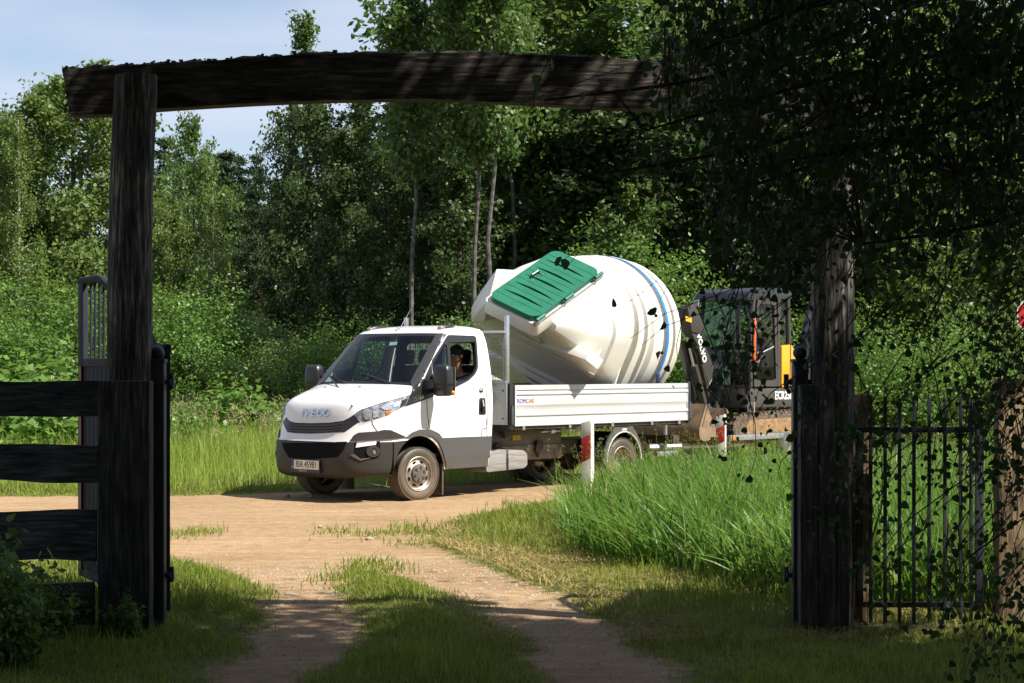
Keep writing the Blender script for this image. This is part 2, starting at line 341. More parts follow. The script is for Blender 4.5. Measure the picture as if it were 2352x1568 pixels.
# short turf on the verges and between the wheel tracks
P = scatter(620000, -7.5, 6.5, 8.6, 26, rng); d = dirt(P); vis = np.abs(P[:, 0]) < P[:, 1] * .29 + .6
dens = 1 / (1 + (P[:, 1] / 13) ** 2) * 1.75; keep = vis & (rng.uniform(0, 1, len(P)) < dens) & (d < .02 + rng.normal(0, .05, len(P))) & (sdist(P, TALLP) < .1); P = P[keep]; d = d[keep]
h = rng.gamma(4, .0135, len(P)) * (1 + .7 * wob(P, .8)).clip(.45, 1.9) * np.clip(.45 - d * 1.6, .5, 1.25)
V, T = blades(P, h, .0035 * (P[:, 1] / 11), .55, 2, .6, seed=3); tag(np_mesh('lawn_grass', V, T, G1), 'short green turf growing on the verges and between the wheel tracks', 'grass', kind='stuff')
# dry cuttings and straw lying on the right-hand verge
P = scatter(60000, -1, 5, 11.5, 21, rng); d = dirt(P); keep = (d < .0) & (d > -2.2) & (sdist(P, TALLP) < .15) & (P[:, 0] > P[:, 1] * -.05 + .2) & (rng.uniform(0, 1, len(P)) < .55 + .35 * wob(P, .9)); P = P[keep][:9500]
V, T = blades(P, rng.uniform(.05, .16, len(P)), .003 * (P[:, 1] / 11), 2.2, 2, .8, hz=zg(P) + rng.uniform(.005, .035, len(P)), seed=4); V[:, 2] = np.minimum(V[:, 2], .075); tag(np_mesh('dry_straw', V, T, G1D), 'yellowed mown straw lying over the right-hand verge', 'straw', kind='stuff')
# tufts strayed onto the drive
TU = [gpt(*p) for p in ((855, 1228), (900, 1226), (960, 1224), (1000, 1228), (1030, 1222), (410, 1232), (440, 1222), (470, 1226), (760, 1330), (800, 1326), (830, 1312), (825, 1300), (900, 1308), (1030, 1245), (950, 1248), (1180, 1160), (930, 1212), (1100, 1222), (845, 1296), (780, 1222))]
pts = np.concatenate([np.array(c) + rng.normal(0, (.12, .25), (110, 2)) for c in TU]); V, T = blades(pts, rng.gamma(3, .016, len(pts)), .006, .5, 2, .5, seed=5)
tag(np_mesh('stray_tufts', V, T, G1), 'small green tufts scattered over the bare sandy drive', 'grass', kind='stuff')
# tall lush grass by the culvert posts
P = scatter(66000, .2, 9, 12.8, 27, rng); sd = sdist(P, TALLP) + .10 * wob(P, 1.3); keep = (sd > 0) & (P[:, 0] < P[:, 1] * .30 + 1.0) & (rng.uniform(0, 1, len(P)) < np.clip(1.25 - (P[:, 1] - 13) / 16, .3, 1)); P = P[keep]; sd = sd[keep]
h = (.62 + .26 * np.clip(sd, 0, .8)) * rng.uniform(.65, 1.12, len(P)) * (1 + .10 * wob(P, .6))
wa = 1.9 * np.sin(1.3 * P[:, 0] + .8 * P[:, 1]) + 1.6 * np.sin(2.1 * P[:, 1] - 1.7 * P[:, 0] + 1) + rng.normal(0, .5, len(P)); wm = .30 + .22 * np.sin(2.7 * P[:, 0] + 3.1 * P[:, 1])
h *= np.where(rng.uniform(0, 1, len(P)) < .25, .55, 1.0)
V, T = blades(P, h, rng.uniform(.004, .0135, len(P)), .45, 5, .95, wind=(-.16 + wm * np.cos(wa), -.22 + wm * np.sin(wa)), seed=6); tag(np_mesh('tall_grass', V, T, G2), 'tall lush green grass leaning over beside the red and white posts', 'grass', kind='stuff')
def heads(P, hgt, n_each, size, seed, leanw=(-.2, -.1)):
    """flowering grass: a thin stem with a loose plume of spikelets"""
    r = np.random.default_rng(seed); V1, T1 = blades(P, hgt, .0022 * np.ones(len(P)), .16, 3, .7, wind=leanw, seed=seed); r2 = np.random.default_rng(seed); n = len(P)
    az = r2.uniform(0, 2 * np.pi, n); ln = np.abs(r2.normal(0, .16, n)); tipx = P[:, 0] + (np.cos(az) * ln + leanw[0]) * hgt; tipy = P[:, 1] + (np.sin(az) * ln + leanw[1]) * hgt; tz = zg(P) + hgt * .96
    C = np.repeat(np.column_stack([tipx, tipy, tz]), n_each, 0) + r.normal(0, 1, (n * n_each, 3)) * np.array([.022, .022, .055]) * size / .02 * .7 + np.array([0, 0, -.05])
    u = r.normal(0, 1, (len(C), 3)); u[:, 2] += 1.2; u /= np.linalg.norm(u, axis=1)[:, None]; v = np.cross(u, r.normal(0, 1, (len(C), 3))); v /= np.linalg.norm(v, axis=1)[:, None]
    V2 = np.stack([C - u * size, C + v * size * .3, C + u * size], 1).reshape(-1, 3); T2 = np.arange(len(C) * 3).reshape(-1, 3)
    return np.concatenate([V1, V2]), np.concatenate([T1, T2 + len(V1)])
P = scatter(9000, .2, 9, 14, 27, rng); sd = sdist(P, TALLP); P = P[(sd > .05) & (P[:, 0] < P[:, 1] * .30 + .5)][:850]
V, T = heads(P, rng.uniform(.72, 1.05, len(P)), 12, .018, 8); tag(np_mesh('grass_plumes', V, T, leaf_mat('green_plumes', (.15, .22, .06), (.28, .32, .12), .35, .6, .2)), 'pale feathery seed plumes standing above the tall lush grass', 'grass', kind='stuff')
# dead stalks and broad weed leaves among the tall grass
P = scatter(5200, .2, 9, 12.8, 26, rng); sd = sdist(P, TALLP); P = P[(sd > -.15) & (P[:, 0] < P[:, 1] * .30 + .5)][:1500]
V, T = blades(P, rng.uniform(.3, .95, len(P)), .003 * np.ones(len(P)), .35, 3, .6, wind=(-.15, -.1), seed=16); tag(np_mesh('dead_stalks', V, T, G1D), 'dry brown stalks standing among the tall lush grass', 'grass', kind='stuff')
P = scatter(9000, .4, 5.5, 12.9, 16.5, rng); sd = sdist(P, TALLP); P = P[(sd > -.12) & (sd < .5) & (P[:, 0] > 1.6)][:1100]
V, T = blades(P, rng.uniform(.10, .38, len(P)), rng.uniform(.012, .026, len(P)), .8, 4, .9, hz=zg(P) + rng.uniform(0, .35, len(P)), seed=17); tag(np_mesh('weed_leaves', V, T, leaf_mat('weed_blade', (.09, .19, .03), (.20, .31, .07), .4, .45, .35)), 'broad green weed leaves at the front foot of the tall grass', 'weeds', kind='stuff')
# meadow beyond the road
P = scatter(420000, -34, 34, 25, 60, rng); keep = (dirt(P) < -.15) & (np.abs(P[:, 0] + 0) < P[:, 1] * .30 + 2) & (rng.uniform(0, 1, len(P)) < np.clip(1.5 - P[:, 1] / 45, .18, 1)) & ((P[:, 0] < 8) | (P[:, 1] < 45)); P = P[keep]; dm = -dirt(P)
h = (.12 + .42 * np.clip(dm / 3.5, 0, 1)) * rng.uniform(.6, 1.3, len(P)) * (1 + .25 * wob(P, .35)).clip(.5, 1.5)
V, T = blades(P, h, .006 * P[:, 1] / 26, .3, 2, .6, seed=9); tag(np_mesh('meadow_grass', V, T, G3), 'bright green meadow grass beyond the sandy road', 'grass', kind='stuff')
P = scatter(40000, -30, 20, 30, 56, rng); keep = (dirt(P) < -3.0) & (np.abs(P[:, 0]) < P[:, 1] * .30 + 2) & (rng.uniform(0, 1, len(P)) < np.clip((P[:, 1] - 28) / 18, .1, 1)); P = P[keep][:9000]
V, T = heads(P, rng.uniform(.55, 1.0, len(P)) , 7, .05, 10, (-.08, 0)); tag(np_mesh('meadow_seed_heads', V, T, G4), 'tan flowering grass heads along the far side of the meadow', 'grass', kind='stuff')

# ------------------------------------------------------------------ loose stones on the drive
STONE = mat('pale_stone', (.38, .32, .25), (.25, .21, .165), scale=20, rough=.9)
sm = MB().sphere((0, 0, 0), (.5, .4, .28), 7, 5); so = sm.build('stone', STONE); smesh = so.data; bpy.data.objects.remove(so)
V = []; Fq = []
P = scatter(26000, -3.5, 2.2, 10.5, 17.2, rng); d = dirt(P); P = P[(d > .03) & (rng.uniform(0, 1, len(P)) < .30 + .35 * wob(P, .6) + .25 * (P[:, 1] < 13) + .3 * (np.abs(P[:, 1] - 15.2) < 1))][:2600]
sz = rng.gamma(2.2, .0042, len(P)) + .004; zt = zg(P); b5 = np.array([(0.6, 0, 0), (.1, .55, 0), (-.6, .15, 0), (-.2, -.5, 0), (.05, 0, .5)]); an = rng.uniform(0, 6.28, len(P))
co_, si_ = np.cos(an)[:, None], np.sin(an)[:, None]; bx_, by_ = b5[None, :, 0], b5[None, :, 1]
VV = np.stack([P[:, 0:1] + (bx_ * co_ - by_ * si_) * sz[:, None], P[:, 1:2] + (bx_ * si_ + by_ * co_) * sz[:, None], zt[:, None] + b5[None, :, 2] * sz[:, None] + 0 * bx_ * co_], 2).reshape(-1, 3)
bb = np.arange(len(P))[:, None] * 5; TT = np.concatenate([np.stack([bb[:, 0] + i, bb[:, 0] + (i + 1) % 4, bb[:, 0] + 4], 1) for i in range(4)])
tag(np_mesh('gravel', VV, TT, STONE), 'loose pale gravel strewn over the wheel tracks', 'gravel', kind='stuff')
for i, (px, py, s_) in enumerate(((848, 1241, .09), (735, 1212, .06), (716, 1142, .10), (660, 1141, .09))):
    x, y = gpt(px, py); o = bpy.data.objects.new('stone', smesh.copy()); COL.objects.link(o); o.location = (x, y, .015); o.scale = (s_, s_, s_); o.rotation_euler = (0, 0, i); tag(o, ('whitish flat stone in the middle of the sandy drive', 'small tan stone left of the whitish one on the drive', 'pale stone by the far front wheel of the truck', 'pale stone at the edge of the truck shadow on the left')[i], 'stone')
# ------------------------------------------------------------------ the truck
TA = math.radians(42.0); TU = Vector((math.sin(TA), math.cos(TA), 0)); TP0 = Vector((-1.2284, F * CH / 312, 0))
T_RZ = math.atan2(TU.y, TU.x)                    # local x runs from nose to tail, y from the near to the far side, z up
T_M = Matrix.Translation(TP0) @ Matrix.Rotation(T_RZ, 4, 'Z'); T_I = T_M.inverted()
CAM_T = T_I @ Vector((0, 0, CH))
def ray_t(px, py):
    d = T_I.to_3x3() @ Vector(((px - CX) / F, 1, -(py - HOR) / F)); return CAM_T, d.normalized()
def on_y(px, py, y):
    o, d = ray_t(px, py); return o + d * ((y - o.y) / d.y)
def on_x(px, py, x):
    o, d = ray_t(px, py); return o + d * ((x - o.x) / d.x)
def to_px(p):
    q = T_M @ Vector(p); return (CX + F * q.x / q.y, HOR - F * (q.z - CH) / q.y)
# enlargements the outlines were read from
def ZH(L): return [(620.2 + a * .1681, 868.2 + b * .1681) for a, b in L]
def ZW(L): return [(883.7 + a * .16312, 720.9 + b * .16312) for a, b in L]
def ZR(L): return [(883.7 + a * .12853, 961.2 + b * .12853) for a, b in L]
def Z1(L): return [(604.7 + a * .30647, 697.7 + b * .30652) for a, b in L]

def paint_white():
    m = mat('truck_white', (0.76, 0.76, 0.76), None, rough=0.32, coat=0.6)
    t = m.node_tree; b = t.nodes['Principled BSDF']          # road dust low on the body
    co = t.nodes.new('ShaderNodeTexCoord'); sp = t.nodes.new('ShaderNodeSeparateXYZ'); no = t.nodes.new('ShaderNodeTexNoise'); no.inputs['Scale'].default_value = 3; no.inputs['Detail'].default_value = 8
    t.links.new(co.outputs['Object'], sp.inputs[0]); t.links.new(co.outputs['Object'], no.inputs['Vector'])
    mr = t.nodes.new('ShaderNodeMapRange'); mr.inputs[1].default_value = 1.25; mr.inputs[2].default_value = 0.55; mr.inputs[3].default_value = 0; mr.inputs[4].default_value = 0.45
    t.links.new(sp.outputs['Z'], mr.inputs[0]); mu = t.nodes.new('ShaderNodeMath'); mu.operation = 'MULTIPLY'; t.links.new(mr.outputs[0], mu.inputs[0]); t.links.new(no.outputs['Fac'], mu.inputs[1])
    mx_ = t.nodes.new('ShaderNodeMixRGB'); mx_.inputs[1].default_value = (0.76, 0.76, 0.765, 1); mx_.inputs[2].default_value = (0.50, 0.42, 0.33, 1); t.links.new(mu.outputs[0], mx_.inputs[0]); t.links.new(mx_.outputs[0], b.inputs['Base Color'])
    return m
WHITE = paint_white()
def dusty_plastic(name, c, dust, top=1.0, bot=0.25, amt=0.75):
    m = mat(name, c, None, rough=0.55); t = m.node_tree; b = t.nodes['Principled BSDF']
    co = t.nodes.new('ShaderNodeTexCoord'); sp = t.nodes.new('ShaderNodeSeparateXYZ'); no = t.nodes.new('ShaderNodeTexNoise'); no.inputs['Scale'].default_value = 5; no.inputs['Detail'].default_value = 9; no.inputs['Roughness'].default_value = .7
    t.links.new(co.outputs['Object'], sp.inputs[0]); t.links.new(co.outputs['Object'], no.inputs['Vector'])
    mr = t.nodes.new('ShaderNodeMapRange'); mr.inputs[1].default_value = top; mr.inputs[2].default_value = bot; mr.inputs[3].default_value = 0.1; mr.inputs[4].default_value = amt * 1.6
    t.links.new(sp.outputs['Z'], mr.inputs[0]); mu = t.nodes.new('ShaderNodeMath'); mu.operation = 'MULTIPLY'; mu.use_clamp = True; t.links.new(mr.outputs[0], mu.inputs[0]); t.links.new(no.outputs['Fac'], mu.inputs[1])
    mx_ = t.nodes.new('ShaderNodeMixRGB'); mx_.inputs[1].default_value = tuple(c) + (1,); mx_.inputs[2].default_value = tuple(dust) + (1,); t.links.new(mu.outputs[0], mx_.inputs[0]); t.links.new(mx_.outputs[0], b.inputs['Base Color'])
    return m
DUST = (0.30, 0.21, 0.13)
BLACKP = dusty_plastic('black_plastic', (0.012, 0.0125, 0.014), DUST, 0.55, 0.15, 0.07)
GREYP = dusty_plastic('grey_cladding', (0.058, 0.060, 0.064), DUST, 0.6, 0.25, 0.18)
TRIM = mat('trim_black', (0.018, 0.018, 0.02), None, rough=0.35)
PILLAR = mat('pillar_grey', (0.045, 0.045, 0.048), None, rough=0.38, coat=0.2)
DARK = mat('deep_black', (0.006, 0.006, 0.007), None, rough=0.8, spec=0.1)
CHROME = mat('chrome', (0.75, 0.77, 0.80), None, rough=0.08, metal=1.0)
ALU = mat('aluminium', (0.62, 0.64, 0.66), (0.50, 0.51, 0.52), scale=30, rough=0.38, metal=0.9, stretch=(.1, 1, 1))
SILVERBOARD = mat('painted_board', (0.60, 0.61, 0.62), (0.50, 0.51, 0.51), scale=6, rough=0.42, metal=0.15, stretch=(.15, 1, 1))
STEELD = mat('chassis_black', (0.02, 0.02, 0.02), (0.075, 0.058, 0.042), scale=9, rough=0.6, bump=.1)
CHASSISG = dusty_plastic('chassis_grey', (0.13, 0.12, 0.10), (0.16, 0.12, 0.085), 1.0, 0.3, 0.6)
TYRE = dusty_plastic('tyre_rubber', (0.030, 0.029, 0.028), (0.24, 0.18, 0.12), 0.9, -0.1, 0.75)
RIM = mat('rim_silver', (0.50, 0.47, 0.43), (0.22, 0.16, 0.11), scale=9, rough=0.42, metal=0.6)
HUBG = mat('hub_grey', (0.075, 0.078, 0.082), (0.14, 0.11, 0.085), scale=20, rough=0.5)
CABIN = mat('cabin_dark', (0.012, 0.012, 0.014), None, rough=0.75, spec=.2)
DASH = mat('dash_grey', (0.035, 0.036, 0.038), None, rough=0.6)
GLASS = glass_mat('windscreen_glass', (0.62, 0.80, 0.78), vis=0.9)
LENS = glass_mat('lamp_lens', (0.95, 0.97, 1.0), vis=0.97)
ORANGE = mat('amber_lens', (0.75, 0.22, 0.02), None, rough=0.15, coat=.5)
TANKGREY = mat('scuffed_tank', (0.17, 0.165, 0.155), (0.27, 0.26, 0.25), scale=14, rough=0.7, bump=.25, stretch=(.25, 1, 3), detail=8)

truck = empty('flatbed_truck', TP0, T_RZ, 'white flatbed truck with black bumper and silver drop sides turning on the sandy road', 'truck')
YC = 1.0
ST = [((-.86, .30), (-.45, .36)), ((-.955, .36), (-.44, .40)), ((-.985, .55), (-.42, .58)), ((-.955, .772), (-.42, .772)),
      ((-.94, .80), (-.42, .80)), ((-.91, .87), (-.42, .86)), ((-.865, 1.0), (-.42, .95)), ((-.835, 1.13), (-.42, 1.05)), ((-.785, 1.25), (-.40, 1.14)),
      ((-.70, 1.325), (-.37, 1.20)), ((-.58, 1.368), (-.31, 1.26)), ((-.36, 1.435), (-.20, 1.335)), ((-.02, 1.50), (.04, 1.47))]
def ys(z):
    t = max(0, z - 1.25); return .06 * t + .15 * t * t + (0.02 * max(0, .55 - z) / .2)
def catm(P, k):
    out = []
    for i in range(len(P) - 1):
        p0, p1, p2, p3 = P[max(i - 1, 0)], P[i], P[i + 1], P[min(i + 2, len(P) - 1)]
        for j in range(k):
            t = j / k; out.append(tuple(.5 * ((2 * b) + (-a + c) * t + (2 * a - 5 * b + 4 * c - d) * t * t + (-a + 3 * b - 3 * c + d) * t ** 3) for a, b, c, d in zip(p0, p1, p2, p3)))
    out.append(tuple(P[-1])); return out
def loft(stations, widths, px_=5.0, pz=4.0, nt=41, k=3):
    P = catm([(c[0], c[1], e[0], e[1], w_) for (c, e), w_ in zip(stations, widths)], k); rows = []
    for cx, cz, ex, ez, w_ in P:
        row = []
        for i in range(nt):
            a = -1 + 2 * i / (nt - 1); t = math.copysign(1 - (1 - abs(a)) ** 1.6, a)      # denser at the corners
            u_ = abs(t); row.append(Vector((cx + (ex - cx) * u_ ** px_, YC + w_ * t, cz + (ez - cz) * u_ ** pz)))
        rows.append(row)
    return rows
rows_b = loft(ST[:4], [.955, .985, 1.0, 1.0]); rows_w = loft(ST[3:], [1.0] * 9 + [1 - ys(1.47)])
for r in rows_b:
    for p in r: p.x -= 0.012
m_b = MB().grid(rows_b); m_w = MB().grid(rows_w)
ARC = [(0.05 + .475 * math.cos(math.radians(a)), .36 + .475 * math.sin(math.radians(a))) for a in range(3, 119, 6)]
side_out = [(-.42, .772)] + [e for c, e in ST[4:]] + [(.69, 2.17), (.78, 2.213), (1.0, 2.238), (1.40, 2.233), (1.455, 2.19), (1.475, 2.06), (1.45, 1.3), (1.44, .99), (1.415, .62), (1.37, .39), (.535, .385)] + ARC
def side_px(px, py):
    y = 0.0
    for _ in range(12): p = on_y(px, py, y); y = ys(p.z)
    return (p.x, p.z)
SP = lambda L: [side_px(*p) for p in ZW(L)]
def rnd(L, r, k=4):
    """round the corners of a polygon"""
    out = []; n = len(L)
    for i in range(n):
        p, a, b = Vector(L[i]), Vector(L[i - 1]), Vector(L[(i + 1) % n]); da, db = (a - p), (b - p); q = min(r, da.length * .45, db.length * .45)
        A, B = p + da.normalized() * q, p + db.normalized() * q
        for j in range(k + 1):
            t = j / k; v = A * (1 - t) ** 2 + p * 2 * t * (1 - t) + B * t * t; out.append((v.x, v.y))
    return out
win_outer = rnd(SP([(885, 292), (1262, 305), (1290, 330), (1316, 770), (1280, 850), (1180, 945), (935, 1068), (700, 1090), (655, 660)]), .04)
win_main = rnd(SP([(912, 372), (1272, 362), (1296, 745), (1262, 830), (1165, 922), (937, 992)]), .03)
win_quart = rnd(SP([(846, 420), (880, 440), (896, 760), (676, 800), (690, 690)]), .015)
sfn = lambda x, z: (x, ys(z) - .0, z)
m_s = panel(side_out, [win_outer], sfn, .07, lambda x, z: (0, .03, 0))
Wsh = [((-.02, 1.50), (.04, 1.47)), ((.15, 1.715), (.25, 1.70)), ((.345, 1.958), (.48, 1.945)), ((.52, 2.175), (.69, 2.17))]
rows_ws = loft(Wsh, [1 - ys(1.47), 1 - ys(1.70), 1 - ys(1.945), 1 - ys(2.17)], 2.6, 2.6, 41, 8)
Rf = [((.52, 2.175), (.69, 2.17)), ((.66, 2.225), (.76, 2.205)), ((.85, 2.262), (.9, 2.23)), ((1.1, 2.285), (1.12, 2.238)), ((1.36, 2.283), (1.38, 2.234)), ((1.43, 2.25), (1.44, 2.205)), ((1.455, 2.20), (1.458, 2.185))]
rows_r = loft(Rf, [1 - ys(e[1]) for c, e in Rf], 3.0, 4.5, 41, 3)
m_r = MB().grid(rows_r); m_ws = MB().grid(rows_ws)
far_s = m_s.flipped(YC)
# surface that the details are laid on
bv = MB()
for q in (m_w, m_b, m_r, m_ws): bv.add(q.v, q.f)
bs_out = [(-.42, .36), (-.42, .772), (-.19, .772)] + [(0.05 + .475 * math.cos(math.radians(a)), .36 + .475 * math.sin(math.radians(a))) for a in range(122, 180, 6)]
m_bs = panel(bs_out, [], lambda x, z: (x, -.012, z), .07, lambda x, z: (0, .05, 0))
for q in (m_bs,): bv.add(q.v, q.f)
full_side = panel(side_out, [], sfn, .07); bv.add(full_side.v, full_side.f)
SHELL = BVHTree.FromPolygons([Vector(p) for p in bv.v], bv.f)
def hit(px, py):
    o, d = ray_t(px, py); l, n, i, dist = SHELL.ray_cast(o, d)
    if l is None: l, n, i, dist = SHELL.find_nearest(on_y(px, py, 0.12))
    if n.dot(d) > 0: n = -n
    return l, n
def decal(outline, off=.006, holes=(), step=5.0):
    v, f, bd = cdt(outline, holes, step); m = MB(); P = []; Q = []
    for p in v:
        l, n = hit(*p); P.append(l + n * off); Q.append(l - n * .01)
    m.add(P, f)
    for a, b in bd: m.add([P[b], P[a], Q[a], Q[b]], [(0, 1, 2, 3)])
    return m
def seam(pts, wpx=.9, off=.002):
    """dark gap between two body panels, along a polyline of pixels"""
    m = MB(); P = []
    for a, b in zip(pts[:-1], pts[1:]):
        k = max(1, int(math.hypot(b[0] - a[0], b[1] - a[1]) / 6))
        for j in range(k): P.append((a[0] + (b[0] - a[0]) * j / k, a[1] + (b[1] - a[1]) * j / k))
    P.append(pts[-1]); H_ = [hit(*p)[0] + hit(*p)[1] * off for p in P]
    return m.tube(H_, .0038, 5)
def both(m, name, material, far=True, parent=None, **k):
    a = m.build(name, material, parent or truck, **k)
    if far: m.flipped(YC).build(name, material, parent or truck, **k)
    return a
hood = m_w.build('front_body', WHITE, truck, angle=50)
bumper = m_b.add(m_bs.v, m_bs.f).add(m_bs.flipped(YC).v, m_bs.flipped(YC).f).build('bumper', BLACKP, truck, angle=50)
MB().grid([[Vector((r.x, r.y, r.z)) for r in rows_b[0]], [Vector((r.x + .12, r.y, .33)) for r in rows_b[0]]]).build('underguard', STEELD, bumper)
near_side = m_s.build('cab_side', WHITE, truck, angle=50); far_side = far_s.build('cab_side', WHITE, truck, angle=50)
roof = m_r.build('roof', WHITE, truck, angle=50)
# windscreen: glass inside a black border
nr, nc = len(rows_ws), len(rows_ws[0])
gm, fm = MB(), MB(); gm.v = [tuple(p) for r in rows_ws for p in r]; fm.v = list(gm.v)
for i in range(nr - 1):
    for k in range(nc - 1):
        q = (i * nc + k, i * nc + k + 1, (i + 1) * nc + k + 1, (i + 1) * nc + k)
        (fm if i < 2 or i >= nr - 3 or k < 5 or k >= nc - 6 else gm).f.append(q)
ws = gm.build('windscreen', GLASS, truck, normals=False); fm.build('border', TRIM, ws, normals=False)
# side windows
for far in (0, 1):
    fr_ = panel(win_outer, [win_main, win_quart], lambda x, z: (x, ys(z) + .006, z), .05, lambda x, z: (0, .035, 0))
    qg = panel(win_quart, [], lambda x, z: (x, ys(z) + .012, z), .08)
    par = far_side if far else near_side
    if far: fr_, qg = fr_.flipped(YC), qg.flipped(YC)
    fr_.build('window_frame', TRIM, par, angle=50); qg.build('quarter_pane', GLASS, par)
    if far: panel(win_main, [], lambda x, z: (x, 2 - ys(z) - .014, z), .08).build('window_pane', GLASS, par)
    else:
        top_strip = panel(SP([(912, 372), (1272, 362), (1275, 392), (912, 402)]), [], lambda x, z: (x, ys(z) + .002, z), .06); top_strip.build('wind_deflector', TRIM, par)
        dp = panel(SP([(937, 945), (1165, 905), (1120, 935), (937, 992)]), [], lambda x, z: (x, ys(z) + .014, z), .06); dp.build('window_pane', GLASS, par)
# rear wall of the cab with its two windows and a dark inside skin
bw = [(.10, .5), (1.9, .5), (1.9, 1.3), (1.80, 2.18), (.20, 2.18), (.10, 1.3)]
wholes = [rnd([(.30, 1.50), (.92, 1.50), (.92, 2.05), (.36, 2.05)], .06), rnd([(1.08, 1.50), (1.70, 1.50), (1.64, 2.05), (1.08, 2.05)], .06)]
panel(bw, wholes, lambda y, z: (1.45, y, z), .2, lambda y, z: (-.03, 0, 0)).build('back_wall', CABIN, truck)
panel(bw, wholes, lambda y, z: (1.462, y, z), .2).build('back_skin', WHITE, truck)
# inside of the cab
dash = MB().prism([(-.02, .9), (-.02, 1.44), (.12, 1.475), (.34, 1.44), (.42, 1.25), (.40, .9)], (0, .10, 0), (1, 0, 0), (0, 0, 1), (0, 1, 0), 1.80).build('dashboard', DASH, truck, bevel=.02)
MB().bx(.18, .30, 1.25, 1.50, 1.46, 1.475).build('paper_sheet', mat('paper', (.7, .7, .68)), dash)
MB().bx(-.1, 1.44, .06, 1.94, .55, .60).build('cab_floor', CABIN, truck)
for yy, wd in ((.50, .50), (1.38, .86)):
    s_ = MB().box((1.06, yy, .98), (.52, wd, .16)).build('seat', CABIN, truck, bevel=.05)
    MB().box((1.33, yy, 1.36), (.14, wd, .78), Matrix.Rotation(math.radians(10), 3, 'Y')).build('backrest', CABIN, s_, bevel=.05)
    for hy in ([yy] if wd < .6 else [yy - .2, yy + .2]): MB().box((1.385, hy, 1.86), (.10, .26, .20), Matrix.Rotation(math.radians(8), 3, 'Y')).build('headrest', CABIN, s_, bevel=.04)
sw = MB(); cw = Vector((.50, .50, 1.36)); aw = Vector((-.55, 0, .83)).normalized(); u1 = Vector((0, 1, 0)); u2 = aw.cross(u1)
sw.tube([cw + (u1 * math.cos(a * math.pi / 12) + u2 * math.sin(a * math.pi / 12)) * .20 for a in range(25)], .016, 8)
for a in (90, 210, 330): sw.cyl(cw, cw + (u1 * math.cos(math.radians(a)) + u2 * math.sin(math.radians(a))) * .2, .02, n=6)
sw.cyl(cw - aw * .25, cw + aw * .01, .05); sw.build('steering_wheel', DASH, truck)
MB().box((.52, 1.0, 2.02), (.03, .24, .08), Matrix.Rotation(.2, 3, 'Y')).build('inside_mirror', TRIM, truck, bevel=.01)
stk = decal(Z1([(948, 280), (1003, 279), (996, 303), (940, 307)]), -.012, step=9); stk.build('windscreen_sticker', mat('sticker_pale', (.55, .70, .58), (.75, .78, .7), scale=40), ws)
# front details
gr = decal(ZH([(222, 540), (262, 592), (350, 617), (560, 624), (800, 617), (1000, 592), (1090, 547), (1150, 505), (1235, 602), (1205, 605), (1100, 682), (1020, 737), (560, 759), (350, 752), (240, 737), (200, 660), (178, 595)]), .004).build('grille', TRIM, truck)
for k, (za, zb) in enumerate(((648, 642), (688, 682), (722, 712))):
    L = ZH([(300 - 8 * k, za), (560, za + 8), (820, za + 3), (1000 - 25 * k, zb - 18)]); H_ = []
    for p in catm(L, 6): l, n = hit(*p); H_.append(l + n * .006)
    MB().tube(H_, .013, 6).build('grille_slat', BLACKP, gr)
lower = decal(ZH([(165, 885), (560, 884), (1050, 866), (1005, 990), (920, 1080), (560, 1106), (260, 1088), (190, 970)]), .003).build('lower_grille', DARK, bumper)
hl_out = ZH([(1152, 505), (1190, 466), (1240, 441), (1500, 352), (1700, 296), (1905, 241), (1888, 295), (1842, 380), (1690, 452), (1622, 502), (1400, 572), (1272, 604)])
def disc(px, py, rpx, off, n=20, fx=1.0):
    return [(px + rpx * fx * math.cos(2 * math.pi * i / n), py + rpx * math.sin(2 * math.pi * i / n)) for i in range(n)]
